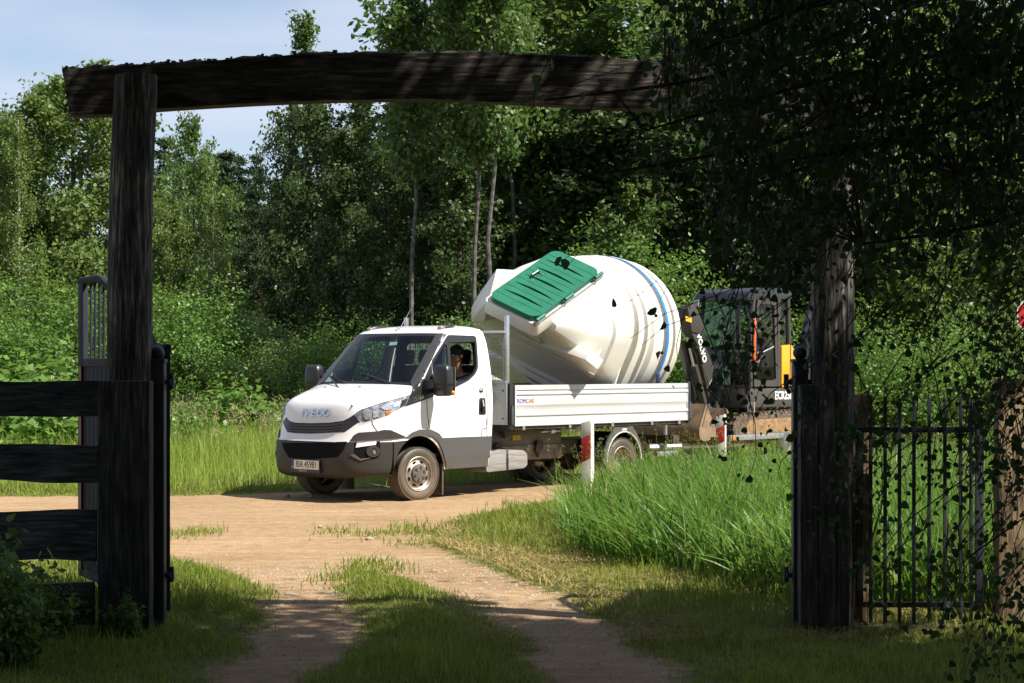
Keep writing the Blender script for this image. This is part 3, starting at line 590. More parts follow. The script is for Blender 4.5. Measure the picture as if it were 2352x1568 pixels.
for far in (0, 1):
    fl = (lambda m: m.flipped(YC)) if far else (lambda m: m)
    hb = fl(decal(hl_out, .003)).build('headlight', mat('lamp_housing', (.16, .165, .18), (.5, .52, .55), scale=14, rough=.25, metal=.3), truck)
    fl(decal(disc(*ZH([(1330, 497)])[0], 12.5, 0, fx=.8), .012, step=4)).build('reflector', mat('lamp_bowl', (.55, .57, .60), (.22, .23, .24), scale=22, rough=.22, metal=.3), hb, smooth=False)
    fl(decal(ZH([(1405, 455), (1480, 425), (1500, 530), (1410, 545)]), .011)).build('bulb_bay', mat('bulb_bay', (.65, .66, .68), (.30, .31, .33), scale=25, rough=.2, metal=.3), hb)
    fl(decal(ZH([(1500, 405), (1755, 322), (1750, 372), (1660, 430), (1560, 440)]), .012)).build('lamp_bar', mat('lamp_white', (.75, .77, .80), (.35, .37, .40), scale=18, rough=.12, metal=.5), hb)
    fl(decal(ZH([(1575, 455), (1640, 440), (1650, 470), (1590, 505)]), .013)).build('indicator', ORANGE, hb)
    fl(decal(ZH([(1800, 310), (1880, 275), (1840, 368), (1770, 395)]), .010)).build('lamp_fin', TRIM, hb)
    fl(decal(hl_out, .020)).build('lens', LENS, hb)
    fl(decal(ZH([(1095, 858), (1150, 782), (1210, 748), (1460, 727), (1560, 706), (1650, 711), (1760, 762), (1858, 806), (1700, 828), (1400, 850)]), .016)).build('corner_trim', GREYP if 0 else BLACKP, truck)
    fr_ = fl(decal(ZH([(1155, 880), (1500, 862), (1505, 1040), (1470, 1092), (1230, 1117), (1095, 1052), (1150, 1036)]), .004)).build('fog_lamp_recess', DARK, bumper)
    fl(decal(ZH([(1190, 884), (1452, 866), (1442, 910), (1170, 950)]), .014)).build('daytime_lamp', mat('lamp_strip', (.72, .70, .72), None, rough=.15, coat=.4), fr_)
    fl(decal(disc(*ZH([(1405, 1000)])[0], 13.5, 0, fx=1.15), .020, [disc(*ZH([(1420, 1000)])[0], 7.5, 0, fx=.8)], step=4)).build('fog_lamp_ring', BLACKP, fr_)
    fl(decal(disc(*ZH([(1428, 1000)])[0], 6.5, 0, fx=.75), .008, step=4)).build('fog_lamp', mat('fog_glass', (.25, .27, .28), (.6, .62, .65), scale=60, rough=.1, metal=.7), fr_)
    fl(decal(ZH([(1092, 1052), (1150, 1036), (1235, 1100), (1400, 1085), (1235, 1128)]), .013)).build('fog_lamp_bezel', mat('satin_grey', (.10, .10, .105), rough=.35), fr_)
    sg = fl(seam(ZH([(1392, 578), (1400, 630), (1440, 692), (1462, 722)]))).build('wing_gap', DARK, truck)
    fl(seam(ZH([(1152, 505), (1240, 437), (1500, 348), (1700, 292), (1905, 237), (1925, 225), (1948, 150), (1958, 95)]))).build('bonnet_gap', DARK, truck)
seam(ZH([(222, 536), (262, 588), (350, 613), (560, 620), (800, 613), (1000, 588), (1090, 543), (1150, 501)])).build('bonnet_gap', DARK, truck)
for p in ((755, 127), (1225, 122)):
    l, n = hit(*ZH([p])[0]); MB().sphere(l + n * .004, (.022, .012, .009), 10, 6).build('washer_jet', TRIM, truck)
# maker's letters in chrome on the bonnet nose
for ch, zx in zip('IVECO', (447, 508, 595, 683, 775)):
    l, n = hit(*ZH([(zx, 480)])[0]); n = Vector((n.x, n.y, n.z)); ax = Vector((0, -1, 0)); ay = n.cross(ax).normalized(); ax = ay.cross(n).normalized()
    text('badge_letter', ch, CHROME, truck, .142, l + n * .008, ax, ay, .016, sx=1.12, shear=.12, bold=.004)
# number plate
px_, pz_ = -1.012, .468
pl = MB().bx(px_ - .008, px_ + .03, YC - .275, YC + .275, pz_ - .095, pz_ + .07).build('plate_holder', mat('plate_frame', (.02, .024, .06), rough=.4), truck)
MB().bx(px_ - .012, px_ - .0085, YC - .26, YC + .215, pz_ - .055, pz_ + .06).build('number_plate', mat('plate_white', (.80, .78, .72), (.70, .62, .50), scale=12, rough=.4), pl)
MB().bx(px_ - .012, px_ - .0085, YC + .218, YC + .262, pz_ - .055, pz_ + .06).build('country_band', mat('plate_blue', (.01, .04, .30), rough=.4), pl)
INK = mat('plate_ink', (.015, .012, .012), rough=.5); WINK = mat('white_ink', (.75, .75, .75), rough=.5)
text('plate_digits', 'BIA 45981', INK, pl, .118, (px_ - .0135, YC - .022, pz_ + .003), (0, -1, 0), (0, 0, 1), .002, sx=.80)
text('country_letters', 'PL', WINK, pl, .036, (px_ - .0135, YC + .24, pz_ - .035), (0, -1, 0), (0, 0, 1), .002, sx=.8)
text('dealer_letters', 'IVECO CTC', mat('dealer_ink', (.70, .66, .50), rough=.5), pl, .030, (px_ - .0095, YC + .04, pz_ - .076), (0, -1, 0), (0, 0, 1), .002)
# pillar, mirror base, cladding, arches, door
for far in (0, 1):
    fl = (lambda m: m.flipped(YC)) if far else (lambda m: m)
    side = far_side if far else near_side
    fl(decal(ZW([(728, 284), (868, 286), (838, 330), (652, 610), (575, 800), (545, 905), (470, 985), (400, 1040), (365, 968), (430, 830), (570, 575)]), .010)).build('pillar_cover', PILLAR, side)
    fl(decal(ZW([(408, 1040), (470, 990), (572, 905), (578, 1000), (592, 1196), (680, 1168), (690, 1085), (655, 700), (640, 690), (575, 880), (575, 1195), (285, 1300), (352, 1150)]), .008) if 0 else decal(ZW([(408, 1040), (470, 990), (560, 900), (652, 685), (695, 1085), (682, 1165), (592, 1198), (285, 1300), (352, 1150)]), .008)).build('mirror_triangle', TRIM, side)
    cl = fl(decal(ZR([(1040, 345), (1480, 325), (1918, 312), (1915, 640), (1868, 880), (1828, 905), (1122, 952), (1146, 800), (1130, 600)]), .006)).build('side_cladding', GREYP, side)
    fl(decal(ZR([(378, 332), (470, 252), (620, 192), (800, 190), (950, 260), (1060, 402), (1130, 600), (1146, 800), (1118, 975), (1085, 880), (1068, 760), (1025, 590), (945, 415), (850, 322), (740, 290), (600, 300), (480, 332)]), .022)).build('wheel_arch', GREYP, side)
    for L in (ZW([(855, 285), (895, 248), (960, 238), (1330, 236), (1352, 400), (1400, 800), (1440, 1200), (1442, 1568)]), ZR([(1820, 0), (1818, 180), (1842, 420)]), ZR([(1735, 425), (1725, 620), (1690, 860)]), ZR([(775, 0), (806, 190)]), ZR([(1135, 822), (1400, 805), (1700, 790)]), ZR([(1842, 420), (1735, 428), (1725, 210), (1765, 172), (1815, 164)]), ZW([(590, 1205), (600, 1400), (622, 1568)])):
        fl(seam(L)).build('door_gap', DARK, side)
    hd = fl(decal(rnd(ZW([(1328, 1182), (1412, 1182), (1420, 1415), (1322, 1415)]), 4), .008, step=4)).build('door_handle', TRIM, side)
    H_ = [hit(*ZW([p])[0]) for p in ((1368, 1215), (1358, 1300), (1372, 1385))]
    fl(MB().tube([H_[0][0] + H_[0][1] * .012, H_[1][0] + H_[1][1] * .045, H_[2][0] + H_[2][1] * .012], .018, 8)).build('pull', TRIM, hd)
    fl(seam(ZR([(1140, 225), (1200, 185), (1290, 152), (1810, 132)]), off=-.0015)).build('door_crease', mat('crease_white', (.55, .53, .50), rough=.4), side)
rb = decal(disc(*ZW([(1355, 1078)])[0], 6.8, 0, fx=.66), .004, [disc(*ZW([(1355, 1078)])[0], 5.3, 0, fx=.62)], step=4).build('round_badge_ring', TRIM, near_side)
decal(ZW([(1338, 1072), (1374, 1072), (1370, 1100), (1342, 1100)]), .004, step=4).build('badge_bar', TRIM, rb)
for tx, px0, mt in (('35', 418, mat('badge_dull', (.10, .10, .105), rough=.3)), ('150', 496, CHROME)):
    l, n = hit(*ZW([(px0, 1200 - (px0 - 418) * .30)])[0]); text('wing_badge', tx, mt, truck, .075, l + n * .012, (1, 0, 0.22), (-.22, 0, 1), .006)
# roof marker lamps, aerial, wipers, mirrors
for far in (0, 1):
    fl = (lambda m: m.flipped(YC)) if far else (lambda m: m)
    rl = fl(MB().sphere((.90, .335, 2.243), (.16, .055, .052), 16, 10)).build('roof_lamp', TRIM, truck)
    fl(MB().sphere((.79, .325, 2.238), (.062, .046, .040), 12, 8)).build('lamp_glass', mat('smoked_lens', (.20, .17, .16), rough=.1, coat=.5), rl)
    mr_ = fl(MB().sphere((0, 0, 0), 1, 4, 4)) if 0 else None
    c = Vector((.25, -.235, 1.565)); prof = []
    for zz, sx_, sy_ in ((-.235, .055, .10), (-.215, .085, .135), (-.10, .098, .148), (.0, .10, .15), (.11, .095, .145), (.175, .085, .132), (.205, .05, .09)):
        prof.append([Vector((c.x + sx_ * .92 * math.copysign(abs(math.cos(a)) ** .55, math.cos(a)), c.y + sy_ * .9 * math.copysign(abs(math.sin(a)) ** .55, math.sin(a)), c.z + zz * .93)) for a in [2 * math.pi * k / 24 for k in range(24)]])
    mb = MB().grid(prof, True); mb.f += [tuple(range(24))[::-1], tuple(range(6 * 24, 7 * 24))]
    mo = fl(mb).build('wing_mirror', TRIM, truck, angle=50)
    fl(MB().tube([(.33, .03, 1.60), (.27, -.10, 1.605), (.25, -.2, 1.60)], .034, 8)).build('mirror_arm', TRIM, mo); fl(MB().tube([(.33, .03, 1.42), (.27, -.10, 1.425), (.25, -.2, 1.43)], .034, 8)).build('mirror_arm', TRIM, mo)
    fl(MB().tube([(c.x + .1 * math.cos(a), c.y + .15 * math.sin(a), c.z - .06) for a in [2 * math.pi * k / 20 for k in range(21)]], .004, 5)).build('mirror_band', DARK, mo)
    fl(MB().sphere((c.x + .055, c.y - .115, c.z - .175), (.035, .04, .034), 12, 8)).build('indicator', ORANGE, mo)
    fl(MB().bx(.345, .352, c.y - .12, c.y + .11, c.z - .19, c.z + .16)).build('mirror_glass', CHROME, mo)
MB().tube([(.62, 1.02, 2.215), (.70, 1.02, 2.24), (.98, 1.02, 2.60)], [.012, .005, .003], 6).build('aerial', TRIM, truck)
for p, q in (((445, 533), (625, 598)), ((740, 528), (945, 596))):
    A, B = hit(*Z1([p])[0]), hit(*Z1([q])[0]); C_ = hit(*Z1([((p[0] * 2 + q[0]) / 3, (p[1] * 2 + q[1]) / 3 - 6)])[0])
    MB().tube([A[0] + A[1] * .02, C_[0] + C_[1] * .025, B[0] + B[1] * .012], [.009, .012, .014], 6).build('wiper', TRIM, truck)
# wheels
def wheel(cx, y_face, steer=0.0, sgn=1, dual=False):
    """y_face: outer face of the tyre; sgn +1 near side (faces -y)"""
    M = Matrix.Translation((cx, y_face, .345)) @ Matrix.Rotation(steer, 4, 'Z') @ (Matrix.Rotation(math.pi, 4, 'Z') if sgn < 0 else Matrix.Identity(4))
    def T(m): m.v = [tuple(M @ Vector(p)) for p in m.v]; return m
    R_ = .346; wd = .225
    ty = MB().lathe([(.222, .025), (.232, .008), (.27, -.004), (.30, -.003), (.322, .006), (.337, .022), (.344, .03), (R_, .045), (R_, .085), (.338, .088), (.338, .097), (R_, .10), (R_, .14), (.338, .143), (.338, .152), (R_, .155), (R_, wd - .035), (.337, wd - .02), (.30, wd), (.23, wd - .01), (.215, wd - .03)], (0, 0, 0), (0, 1, 0), 64)
    wh = T(ty).build('wheel', TYRE, truck, angle=30)
    tb = MB()
    for k in range(72):                               # shoulder blocks
        a = 2 * math.pi * k / 72; e = Vector((math.cos(a), 0, math.sin(a))); t_ = Vector((-math.sin(a), 0, math.cos(a)))
        rot = Matrix((t_, (0, 1, 0), e)).transposed()
        for yy in (.030, wd - .03): tb.box(e * .3405 + Vector((0, yy, 0)), (.020, .05, .016), rot)
    tag(T(tb).build('tread_blocks', TYRE, wh, smooth=False), kind='stuff')
    d0 = .03 if not dual else .03
    rim = T(MB().lathe([(.224, .012), (.226, .004), (.219, .0), (.211, .004), (.205, .022), (.196, .034), (.185, .040), (.16, .030), (.125, .016), (.122, .02), (.08, .02), (0.001, .02)] if not dual else [(.224, .012), (.226, .004), (.219, 0), (.211, .004), (.205, .03), (.19, .12), (.15, .15), (.10, .155), (.001, .155)], (0, 0, 0), (0, 1, 0), 48)).build('rim', RIM, wh, angle=40)
    for k in range(8):
        a = 2 * math.pi * (k + .5) / 8; e = Vector((math.cos(a), 0, math.sin(a))); t_ = Vector((-math.sin(a), 0, math.cos(a)))
        yb = .026 if not dual else .146
        poly = rnd([(-.026, -.013), (.026, -.013), (.026, .013), (-.026, .013)], .012)
        T(MB().prism([(p[0], p[1]) for p in poly], e * .157 + Vector((0, yb - .004, 0)), t_, (e + Vector((0, .35, 0))).normalized(), (0, 1, 0), .012)).build('slot', DARK, rim)
    if not dual:
        hc = T(MB().lathe([(.118, .02), (.117, .0), (.108, -.014), (.05, -.02), (.001, -.021)], (0, 0, 0), (0, 1, 0), 36)).build('hub_cap', HUBG, rim, angle=40)
        for k in range(6):
            a = 2 * math.pi * k / 6 + .3; e = Vector((math.cos(a), 0, math.sin(a)))
            T(MB().cyl(e * .078 + Vector((0, -.0, 0)), e * .078 + Vector((0, -.0195, 0)), .021, .021, 14)).build('nut_recess', DARK, hc)
            T(MB().cyl(e * .078 + Vector((0, -.002, 0)), e * .078 + Vector((0, -.027, 0)), .0125, .011, 6)).build('wheel_nut', mat('nut_steel', (.35, .33, .30), (.18, .13, .09), scale=40, metal=.7, rough=.45), hc)
    return wh
STEER = math.radians(-5)
wheel(.055, .01, STEER); wheel(.055, 1.99, STEER, -1)
wheel(4.22, -.02, dual=True); wheel(4.22, .26, dual=True); wheel(4.22, 2.02, 0, -1, True); wheel(4.22, 1.74, 0, -1, True)
# wheel wells, mud flap
for far in (0, 1):
    fl = (lambda m: m.flipped(YC)) if far else (lambda m: m)
    wl = MB(); rows = []
    for a in range(0, 181, 10):
        x, z = .05 + .47 * math.cos(math.radians(a)), .36 + .47 * math.sin(math.radians(a)); rows.append([Vector((x, .02, z)), Vector((x, .45, z))])
    fl(wl.grid(rows).add([rw[1] for rw in rows], [tuple(range(len(rows)))])).build('wheel_well', DARK, truck)
    fl(MB().prism([(.50, .05), (.505, .46), (.53, .46), (.525, .05)], (0, .03, 0), (1, 0, 0), (0, 0, 1), (0, 1, 0), .24)).build('mud_flap', mat('flap', (.06, .045, .035), (.13, .09, .06), scale=12, rough=.7), truck)
# chassis
for yy in (.62, 1.30): MB().bx(-.5, 5.7, yy, yy + .08, .46, .66).build('frame_rail', CHASSISG, truck, bevel=.01)
for xx in (.0, 1.6, 2.9, 3.9, 5.2, 5.65): MB().bx(xx, xx + .10, .70, 1.30, .50, .62).build('cross_member', STEELD, truck)
for xx in (0.05, 4.22): MB().cyl((xx, .25, .345), (xx, 1.75, .345), .06, n=12).build('axle', STEELD, truck)
MB().sphere((4.22, 1.0, .345), (.17, .16, .16)).build('differential', STEELD, truck)
MB().tube([(.5, .9, .42), (2.2, .95, .45), (4.1, 1.0, .38)], .05, 10).build('drive_shaft', STEELD, truck)
MB().prism([(-.3, .30), (-.2, .62), (.9, .62), (1.0, .45), (.9, .30)], (0, .60, 0), (1, 0, 0), (0, 0, 1), (0, 1, 0), .8).build('engine_block', DARK, truck, bevel=.03)
ft = MB().prism(rnd([(1.43, .44), (1.45, .55), (1.80, .60), (2.20, .575), (2.27, .52), (2.27, .36), (2.20, .325), (1.43, .30)], .05), (0, .10, 0), (1, 0, 0), (0, 0, 1), (0, 1, 0), .42).build('fuel_tank', TANKGREY, truck, bevel=.015)
MB().tube([(1.85, .09, .31), (1.845, .085, .45), (1.85, .10, .61), (1.85, .5, .61)], .014, 6).build('tank_strap', STEELD, ft)
MB().bx(1.50, 3.35, .42, .44, .60, .84).build('side_shield', CHASSISG, truck, bevel=.005)
MB().bx(1.50, 3.35, .40, .43, .42, .62).build('side_rail_panel', mat('rail_grey', (.08, .08, .08), DUST, scale=6, rough=.6), truck, bevel=.005)
MB().bx(1.66, 1.78, .395, .40, .66, .80).build('info_sticker', mat('sticker_grey', (.35, .36, .34), (.2, .2, .2), scale=50), truck)
MB().bx(2.30, 2.47, .408, .418, .70, .77).build('yellow_sticker', mat('sticker_yellow', (.62, .40, .03), (.4, .26, .03), scale=30), truck)
for xx in (1.95, 2.80): MB().prism([(0, 0), (.05, .1), (.10, .12), (.10, .24), (-.02, .24), (-.06, .12)], (xx, .36, .44), (1, 0, 0), (0, 0, 1), (0, 1, 0), .06).build('bracket', STEELD, truck)
MB().prism([(0, 0), (.09, .02), (.12, .16), (-.04, .16)], (2.03, .30, .74), (1, 0, 0), (0, 0, 1), (0, 1, 0), .08).build('spare_bracket', STEELD, truck)
MB().tube([(2.55, .1, .82), (2.75, .1, .825), (2.95, .1, .825)], .014, 8).build('latch_rod', ALU, truck); MB().cyl((2.72, .08, .825), (2.80, .08, .825), .035, n=10).build('latch_body', ALU, truck)
MB().bx(3.02, 3.10, .12, .13, .82, .88).build('green_tag', mat('tag_green', (.15, .45, .05)), truck)
MB().bx(3.42, 3.70, .2, .21, .795, .82).build('side_marker', mat('marker_red', (.5, .05, .04), (.7, .65, .6), scale=12, rough=.3), truck)
# load bed
BF = .98
bed = MB().bx(1.80, 5.80, .04, 2.0, BF - .04, BF).build('bed_floor', mat('bed_ply', (.16, .11, .07), (.10, .07, .05), scale=5), truck)
MB().bx(1.80, 5.83, .0, .05, .865, .915).mirror_y(1.02).build('bed_frame', STEELD, truck, bevel=.006)
for xx in [1.95 + .62 * k for k in range(7)]: MB().bx(xx, xx + .06, .05, 1.99, .84, .935).build('bed_bearer', STEELD, truck)
prof = [(0, .915), (0, .955), (.0, .985), (.012, 1.0), (.012, 1.045), (-.004, 1.055), (-.006, 1.07), (-.004, 1.085), (.014, 1.095), (.018, 1.10), (.018, 1.13), (.014, 1.17), (.0, 1.20), (.0, 1.30), (.012, 1.315), (.012, 1.335), (-.004, 1.345), (-.006, 1.36), (-.004, 1.375), (.014, 1.385), (.014, 1.405), (.0, 1.41), (0, 1.475), (.03, 1.475), (.03, .915)]
def board(x0, x1, y, flip, name):
    m = MB().prism([(p[0] * (-1 if flip else 1), p[1]) for p in prof], (x0, y, 0), (0, 1, 0), (0, 0, 1), (1, 0, 0), x1 - x0)
    return m.build(name, SILVERBOARD, truck, angle=25)
nb = board(1.865, 5.80, -.03, False, 'drop_side'); board(1.865, 5.80, 2.07, True, 'drop_side')
for x0, x1 in ((1.862, 1.885), (5.78, 5.803)): MB().bx(x0, x1, -.034, .0, .916, 1.474).build('board_edge', SILVERBOARD, nb)
MB().prism([(p[0], p[1]) for p in prof], (5.80, 0.02, 0), (-1, 0, 0), (0, 0, 1), (0, 1, 0), 2.0).build('tail_board', SILVERBOARD, truck, angle=25)
for xx in (1.80, 5.83):
    for yy in (-.035, 2.015):
        MB().bx(xx - .045, xx + .025, yy, yy + .06, .87, 1.50).build('corner_post', mat('post_black', (.02, .021, .024), rough=.4), truck, bevel=.008)
        lt = MB().prism([(0, 0), (.05, 0), (.05, .20), (.035, .26), (.015, .26), (0, .20)], (xx - .03, yy - .022, .94), (1, 0, 0), (0, 0, 1), (0, 1, 0), .02).build('latch_lever', mat('latch_grey', (.10, .11, .13), rough=.35, metal=.5), truck, bevel=.004)
text('rom_letters', 'ROM', mat('logo_blue', (.12, .10, .42), rough=.4), nb, .085, (1.905, -.0335, 1.255), (1, 0, 0), (0, 0, 1), .002, align='LEFT')
text('car_letters', 'CAR', mat('logo_red', (.65, .10, .07), rough=.4), nb, .085, (2.085, -.0335, 1.255), (1, 0, 0), (0, 0, 1), .002, align='LEFT')
for xx in (2.02, 3.0, 3.95, 4.88, 5.55):
    MB().prism([(0, 0), (.06, 0), (.05, .07), (.01, .07)], (xx, -.03, .86), (1, 0, 0), (0, 0, 1), (0, 1, 0), .03).build('board_hinge', ALU, truck, bevel=.004)
# head board: panel below, wire mesh above, square posts
hbx = 1.735
hb = MB().bx(hbx - .015, hbx + .015, .0, 2.02, .935, 1.50).build('head_board', ALU, truck, bevel=.004)
for yy in (.012, 1.95): MB().bx(hbx + .0, hbx + .05, yy - .012, yy + .04, 1.5, 2.425).build('head_board_post', ALU, truck, bevel=.004)
me_ = MB()
for k in range(41): me_.tube([(hbx - .018, .05 + k * .0475, 1.53), (hbx - .018, .05 + k * .0475, 2.19)], .0036, 4, False)
for k in range(14): me_.tube([(hbx - .022, .03, 1.54 + k * .0485), (hbx - .022, 1.98, 1.54 + k * .0485)], .0036, 4, False)
tag(me_.build('wire_mesh', mat('mesh_steel', (.42, .43, .42), rough=.4, metal=.8), truck), kind='stuff')
for z0, z1 in ((1.50, 1.535), (2.185, 2.22)): MB().bx(hbx - .03, hbx + .0, .0, 2.02, z0, z1).build('mesh_frame', ALU, truck, bevel=.004)
for z in (1.02, 1.40): MB().cyl((hbx - .016, .06, z), (hbx - .022, .06, z), .012, n=10).build('rivet', DARK, hb)
# rear mudguards with a white edge
for far in (0, 1):
    fl = (lambda m: m.flipped(YC)) if far else (lambda m: m)
    inner = [(4.22 + .40 * math.cos(math.radians(a)), .36 + .42 * math.sin(math.radians(a))) for a in range(0, 181, 12)]
    outer = [(3.76, .36), (3.80, .58), (3.93, .76), (4.02, .85), (4.42, .85), (4.50, .78), (4.62, .60), (4.66, .36)]
    md = fl(MB().prism(outer + inner, (0, -.045, 0), (1, 0, 0), (0, 0, 1), (0, 1, 0), .03)).build('mudguard', mat('mudguard_grey', (.06, .062, .064), (.11, .095, .08), scale=8, rough=.55), truck)
    rows = [[Vector((x, -.045, z)), Vector((x, .55, z))] for x, z in [(4.22 + (p[0] - 4.22) * 1.01, p[1]) for p in inner]]
    fl(MB().grid(rows)).build('mudguard_liner', DARK, md)
    fl(MB().tube([(p[0], -.05, p[1]) for p in inner], .010, 6)).build('mudguard_edge', mat('edge_white', (.55, .55, .53), rough=.5), md)
    fl(MB().bx(4.18, 4.28, -.05, -.046, .80, .825)).build('mudguard_mark', WINK, md)
MB().tube([(5.1, .05, .42), (5.6, .05, .42), (5.6, 1.95, .42)], .04, 8).build('under_run_bar', ALU, truck)
MB().bx(5.60, 5.75, .1, 1.9, .55, .68).build('rear_beam', STEELD, truck, bevel=.01)
MB().tube([(5.65, 1.0, .45), (5.95, 1.0, .45)], .04, 10).build('tow_hook', STEELD, truck)
# ------------------------------------------------------------------ driver
SKIN = mat('skin', (.42, .20, .12), (.36, .16, .09), scale=20, rough=.55)
drv = empty('person', T_M @ Vector((1.18, .44, 1.08)), T_RZ, 'driver in black T-shirt sitting behind the open side window', 'person')
def skin_mesh(name, chain, material, parent, sub=2):
    """chain: list of (point, radius, index of previous point)"""
    me = bpy.data.meshes.new(name); me.from_pydata([c[0] for c in chain], [(c[2], i) for i, c in enumerate(chain) if c[2] is not None], [])
    o = link(bpy.data.objects.new(name, me), parent); mo = o.modifiers.new('skin', 'SKIN'); mo.use_smooth_shade = True
    for i, c in enumerate(chain):
        r = c[1]; o.data.skin_vertices[0].data[i].radius = (r, r) if not isinstance(r, tuple) else r
    o.data.skin_vertices[0].data[0].use_root = True
    sb = o.modifiers.new('sub', 'SUBSURF'); sb.levels = sub; sb.render_levels = sub
    dg = bpy.context.evaluated_depsgraph_get(); m2 = bpy.data.meshes.new_from_object(o.evaluated_get(dg)); o.modifiers.clear(); o.data = m2; m2.materials.clear(); m2.materials.append(material)
    m2.polygons.foreach_set('use_smooth', np.ones(len(m2.polygons), bool)); return o
# local: x to the rear, y to the far side, z up from the seat
body = skin_mesh('body', [((.10, 0, .05), (.17, .14), None), ((.12, 0, .25), (.16, .13), 0), ((.10, 0, .45), (.19, .13), 1), ((.07, 0, .54), (.10, .09), 2), ((.04, 0, .62), .058, 3), ((.02, 0, .70), .075, 4), ((.005, 0, .78), .098, 5), ((.015, 0, .86), .085, 6),
    ((.09, -.20, .48), .085, 2), ((.03, -.29, .44), .064, 8), ((-.04, -.345, .40), .058, 9), ((-.12, -.355, .395), .052, 10), ((-.26, -.28, .41), .045, 11), ((-.42, -.14, .38), .034, 12), ((-.49, -.11, .35), .036, 13),
    ((.09, .20, .47), .085, 2), ((.03, .27, .33), .060, 15), ((-.10, .26, .22), .050, 16), ((-.30, .19, .28), .040, 17), ((-.46, .12, .36), .034, 18),
    ((-.02, -.12, .04), .105, 0), ((-.40, -.13, .03), .085, 20), ((-.42, -.13, -.35), .06, 21), ((-.02, .12, .04), .105, 0), ((-.40, .13, .03), .085, 23), ((-.42, .13, -.35), .06, 24)], SKIN, drv)
skin_mesh('shirt', [((.11, 0, .08), (.23, .21), None), ((.125, 0, .25), (.23, .20), 0), ((.105, 0, .45), (.25, .19), 1), ((.085, 0, .54), (.16, .14), 2), ((.09, -.20, .47), .13, 2), ((.05, -.275, .455), .105, 4), ((.02, -.31, .435), .088, 5), ((.09, .20, .47), .13, 2), ((.04, .27, .35), .10, 7)], mat('shirt_black', (.018, .017, .017), rough=.85), drv)
skin_mesh('trousers', [((.09, 0, .03), (.18, .15), None), ((-.02, -.12, .04), .118, 0), ((-.40, -.13, .03), .097, 1), ((-.42, -.13, -.35), .075, 2), ((-.02, .12, .04), .118, 0), ((-.40, .13, .03), .097, 4), ((-.42, .13, -.35), .075, 5)], mat('trousers_dark', (.02, .022, .03), rough=.85), drv)
MB().sphere((.025, 0, .845), (.112, .098, .105), 20, 12).build('hair', mat('hair_black', (.010, .008, .007), rough=.7), drv)
MB().sphere((-.095, 0, .775), (.022, .016, .025), 10, 6).build('nose', SKIN, drv)
for sg in (-1, 1):
    MB().sphere((-.082, sg * .035, .805), (.012, .014, .012), 8, 6).build('eye', mat('eye_white', (.6, .6, .6), rough=.3), drv); MB().sphere((.02, sg * .098, .785), (.026, .014, .034), 8, 6).build('ear', SKIN, drv)
for k, (dy, dz) in enumerate(((-.02, .035), (-.02, .012), (-.02, -.01), (-.02, -.03))): MB().tube([(-.49, -.11, .35 + dz), (-.545, -.12 + dy, .355 + dz), (-.55, -.085 + dy, .36 + dz), (-.52, -.07 + dy, .36 + dz)], [.011, .011, .010, .008], 6).build('finger', SKIN, drv)
MB().tube([(-.46, -.08, .37), (-.51, -.06, .40), (-.53, -.07, .42)], [.012, .012, .009], 6).build('thumb', SKIN, drv)

# ------------------------------------------------------------------ plastic cellar on the load bed
POLY = mat('white_polythene', (.70, .69, .65), (.58, .545, .47), scale=1.6, rough=.42, detail=9, contrast=(.45, .85), bump=.05, bscale=5)
POLYD = mat('stained_polythene', (.66, .64, .56), (.40, .34, .24), scale=4, rough=.55, detail=9, contrast=(.42, .78), bump=.15)
GREEN = mat('green_door', (.010, .115, .066), (.014, .145, .085), scale=5, rough=.36)
ROT = mat('peeling_white', (.62, .60, .54), (.10, .055, .03), scale=5, rough=.7, detail=8, contrast=(.52, .60), bump=.3)
yaw, roll = math.radians(14), math.radians(-24)
K_M = T_M @ Matrix.Translation((4.87, 1.15, 2.235)) @ Matrix.Rotation(yaw, 4, 'Z') @ Matrix.Rotation(-roll, 4, 'X')
kel = empty('plastic_cellar', (0, 0, 0), 0, 'big white plastic cellar with ribbed drum and green hatch lying on the truck bed', 'cellar'); kel.matrix_world = K_M
def sect(a, w_, t, b_, e, n=56, et=None):
    c0, hc = (t + b_) / 2, (t - b_) / 2; R = []
    for k in range(n):
        th = 2 * math.pi * k / n; c, s = math.cos(th), math.sin(th)
        q = (et or e) if s > 0 else e; R.append(Vector((a, w_ * math.copysign(abs(c) ** (2 / q), c), c0 + hc * math.copysign(abs(s) ** (2 / q), s))))
    return R
drum = [(-.24, 1.09), (-.20, 1.175), (.10, 1.19), (.115, 1.05), (.20, 1.05), (.215, 1.195), (.44, 1.195), (.455, 1.05), (.54, 1.05), (.555, 1.19), (.80, 1.17), (.86, 1.13), (.90, 1.04), (.93, .7), (.95, .3), (.955, .01)]
MB().grid([sect(a, r, r, -r, 2, 72) for a, r in drum], True).build('drum', POLY, kel, angle=28)
top = lambda a: min(1.12, .22 + .54 * (a + 2.62))
ent = [(-.16, 1.10, -1.10, 2.3), (-.32, 1.10, -1.07, 2.8), (-.335, .955, -.97, 3), (-.47, .955, -.92, 3.3), (-.485, 1.10, -.97, 3.8), (-.70, 1.10, -.88, 4), (-.715, .955, -.80, 4), (-.87, .955, -.74, 4.5), (-.885, 1.08, -.68, 5), (-1.25, 1.06, -.44, 6), (-1.40, 1.04, -.33, 6), (-1.415, .99, -.32, 6), (-1.75, .90, -.13, 6), (-2.12, .70, .07, 6), (-2.36, .55, .21, 6), (-2.37, .4, .22, 6)]
MB().grid([sect(a, w_, top(a) - (.05 if i == len(ent) - 1 else 0) - (.05 if a > -1 and 1.03 > w_ > .95 else 0), b_, e, 56, 2.1 if a > -2.0 else 3.5) for i, (a, w_, b_, e) in enumerate(ent)], True).build('entrance', POLY, kel, angle=28)
K_I = K_M.inverted(); CAM_K = K_I @ Vector((0, 0, CH))
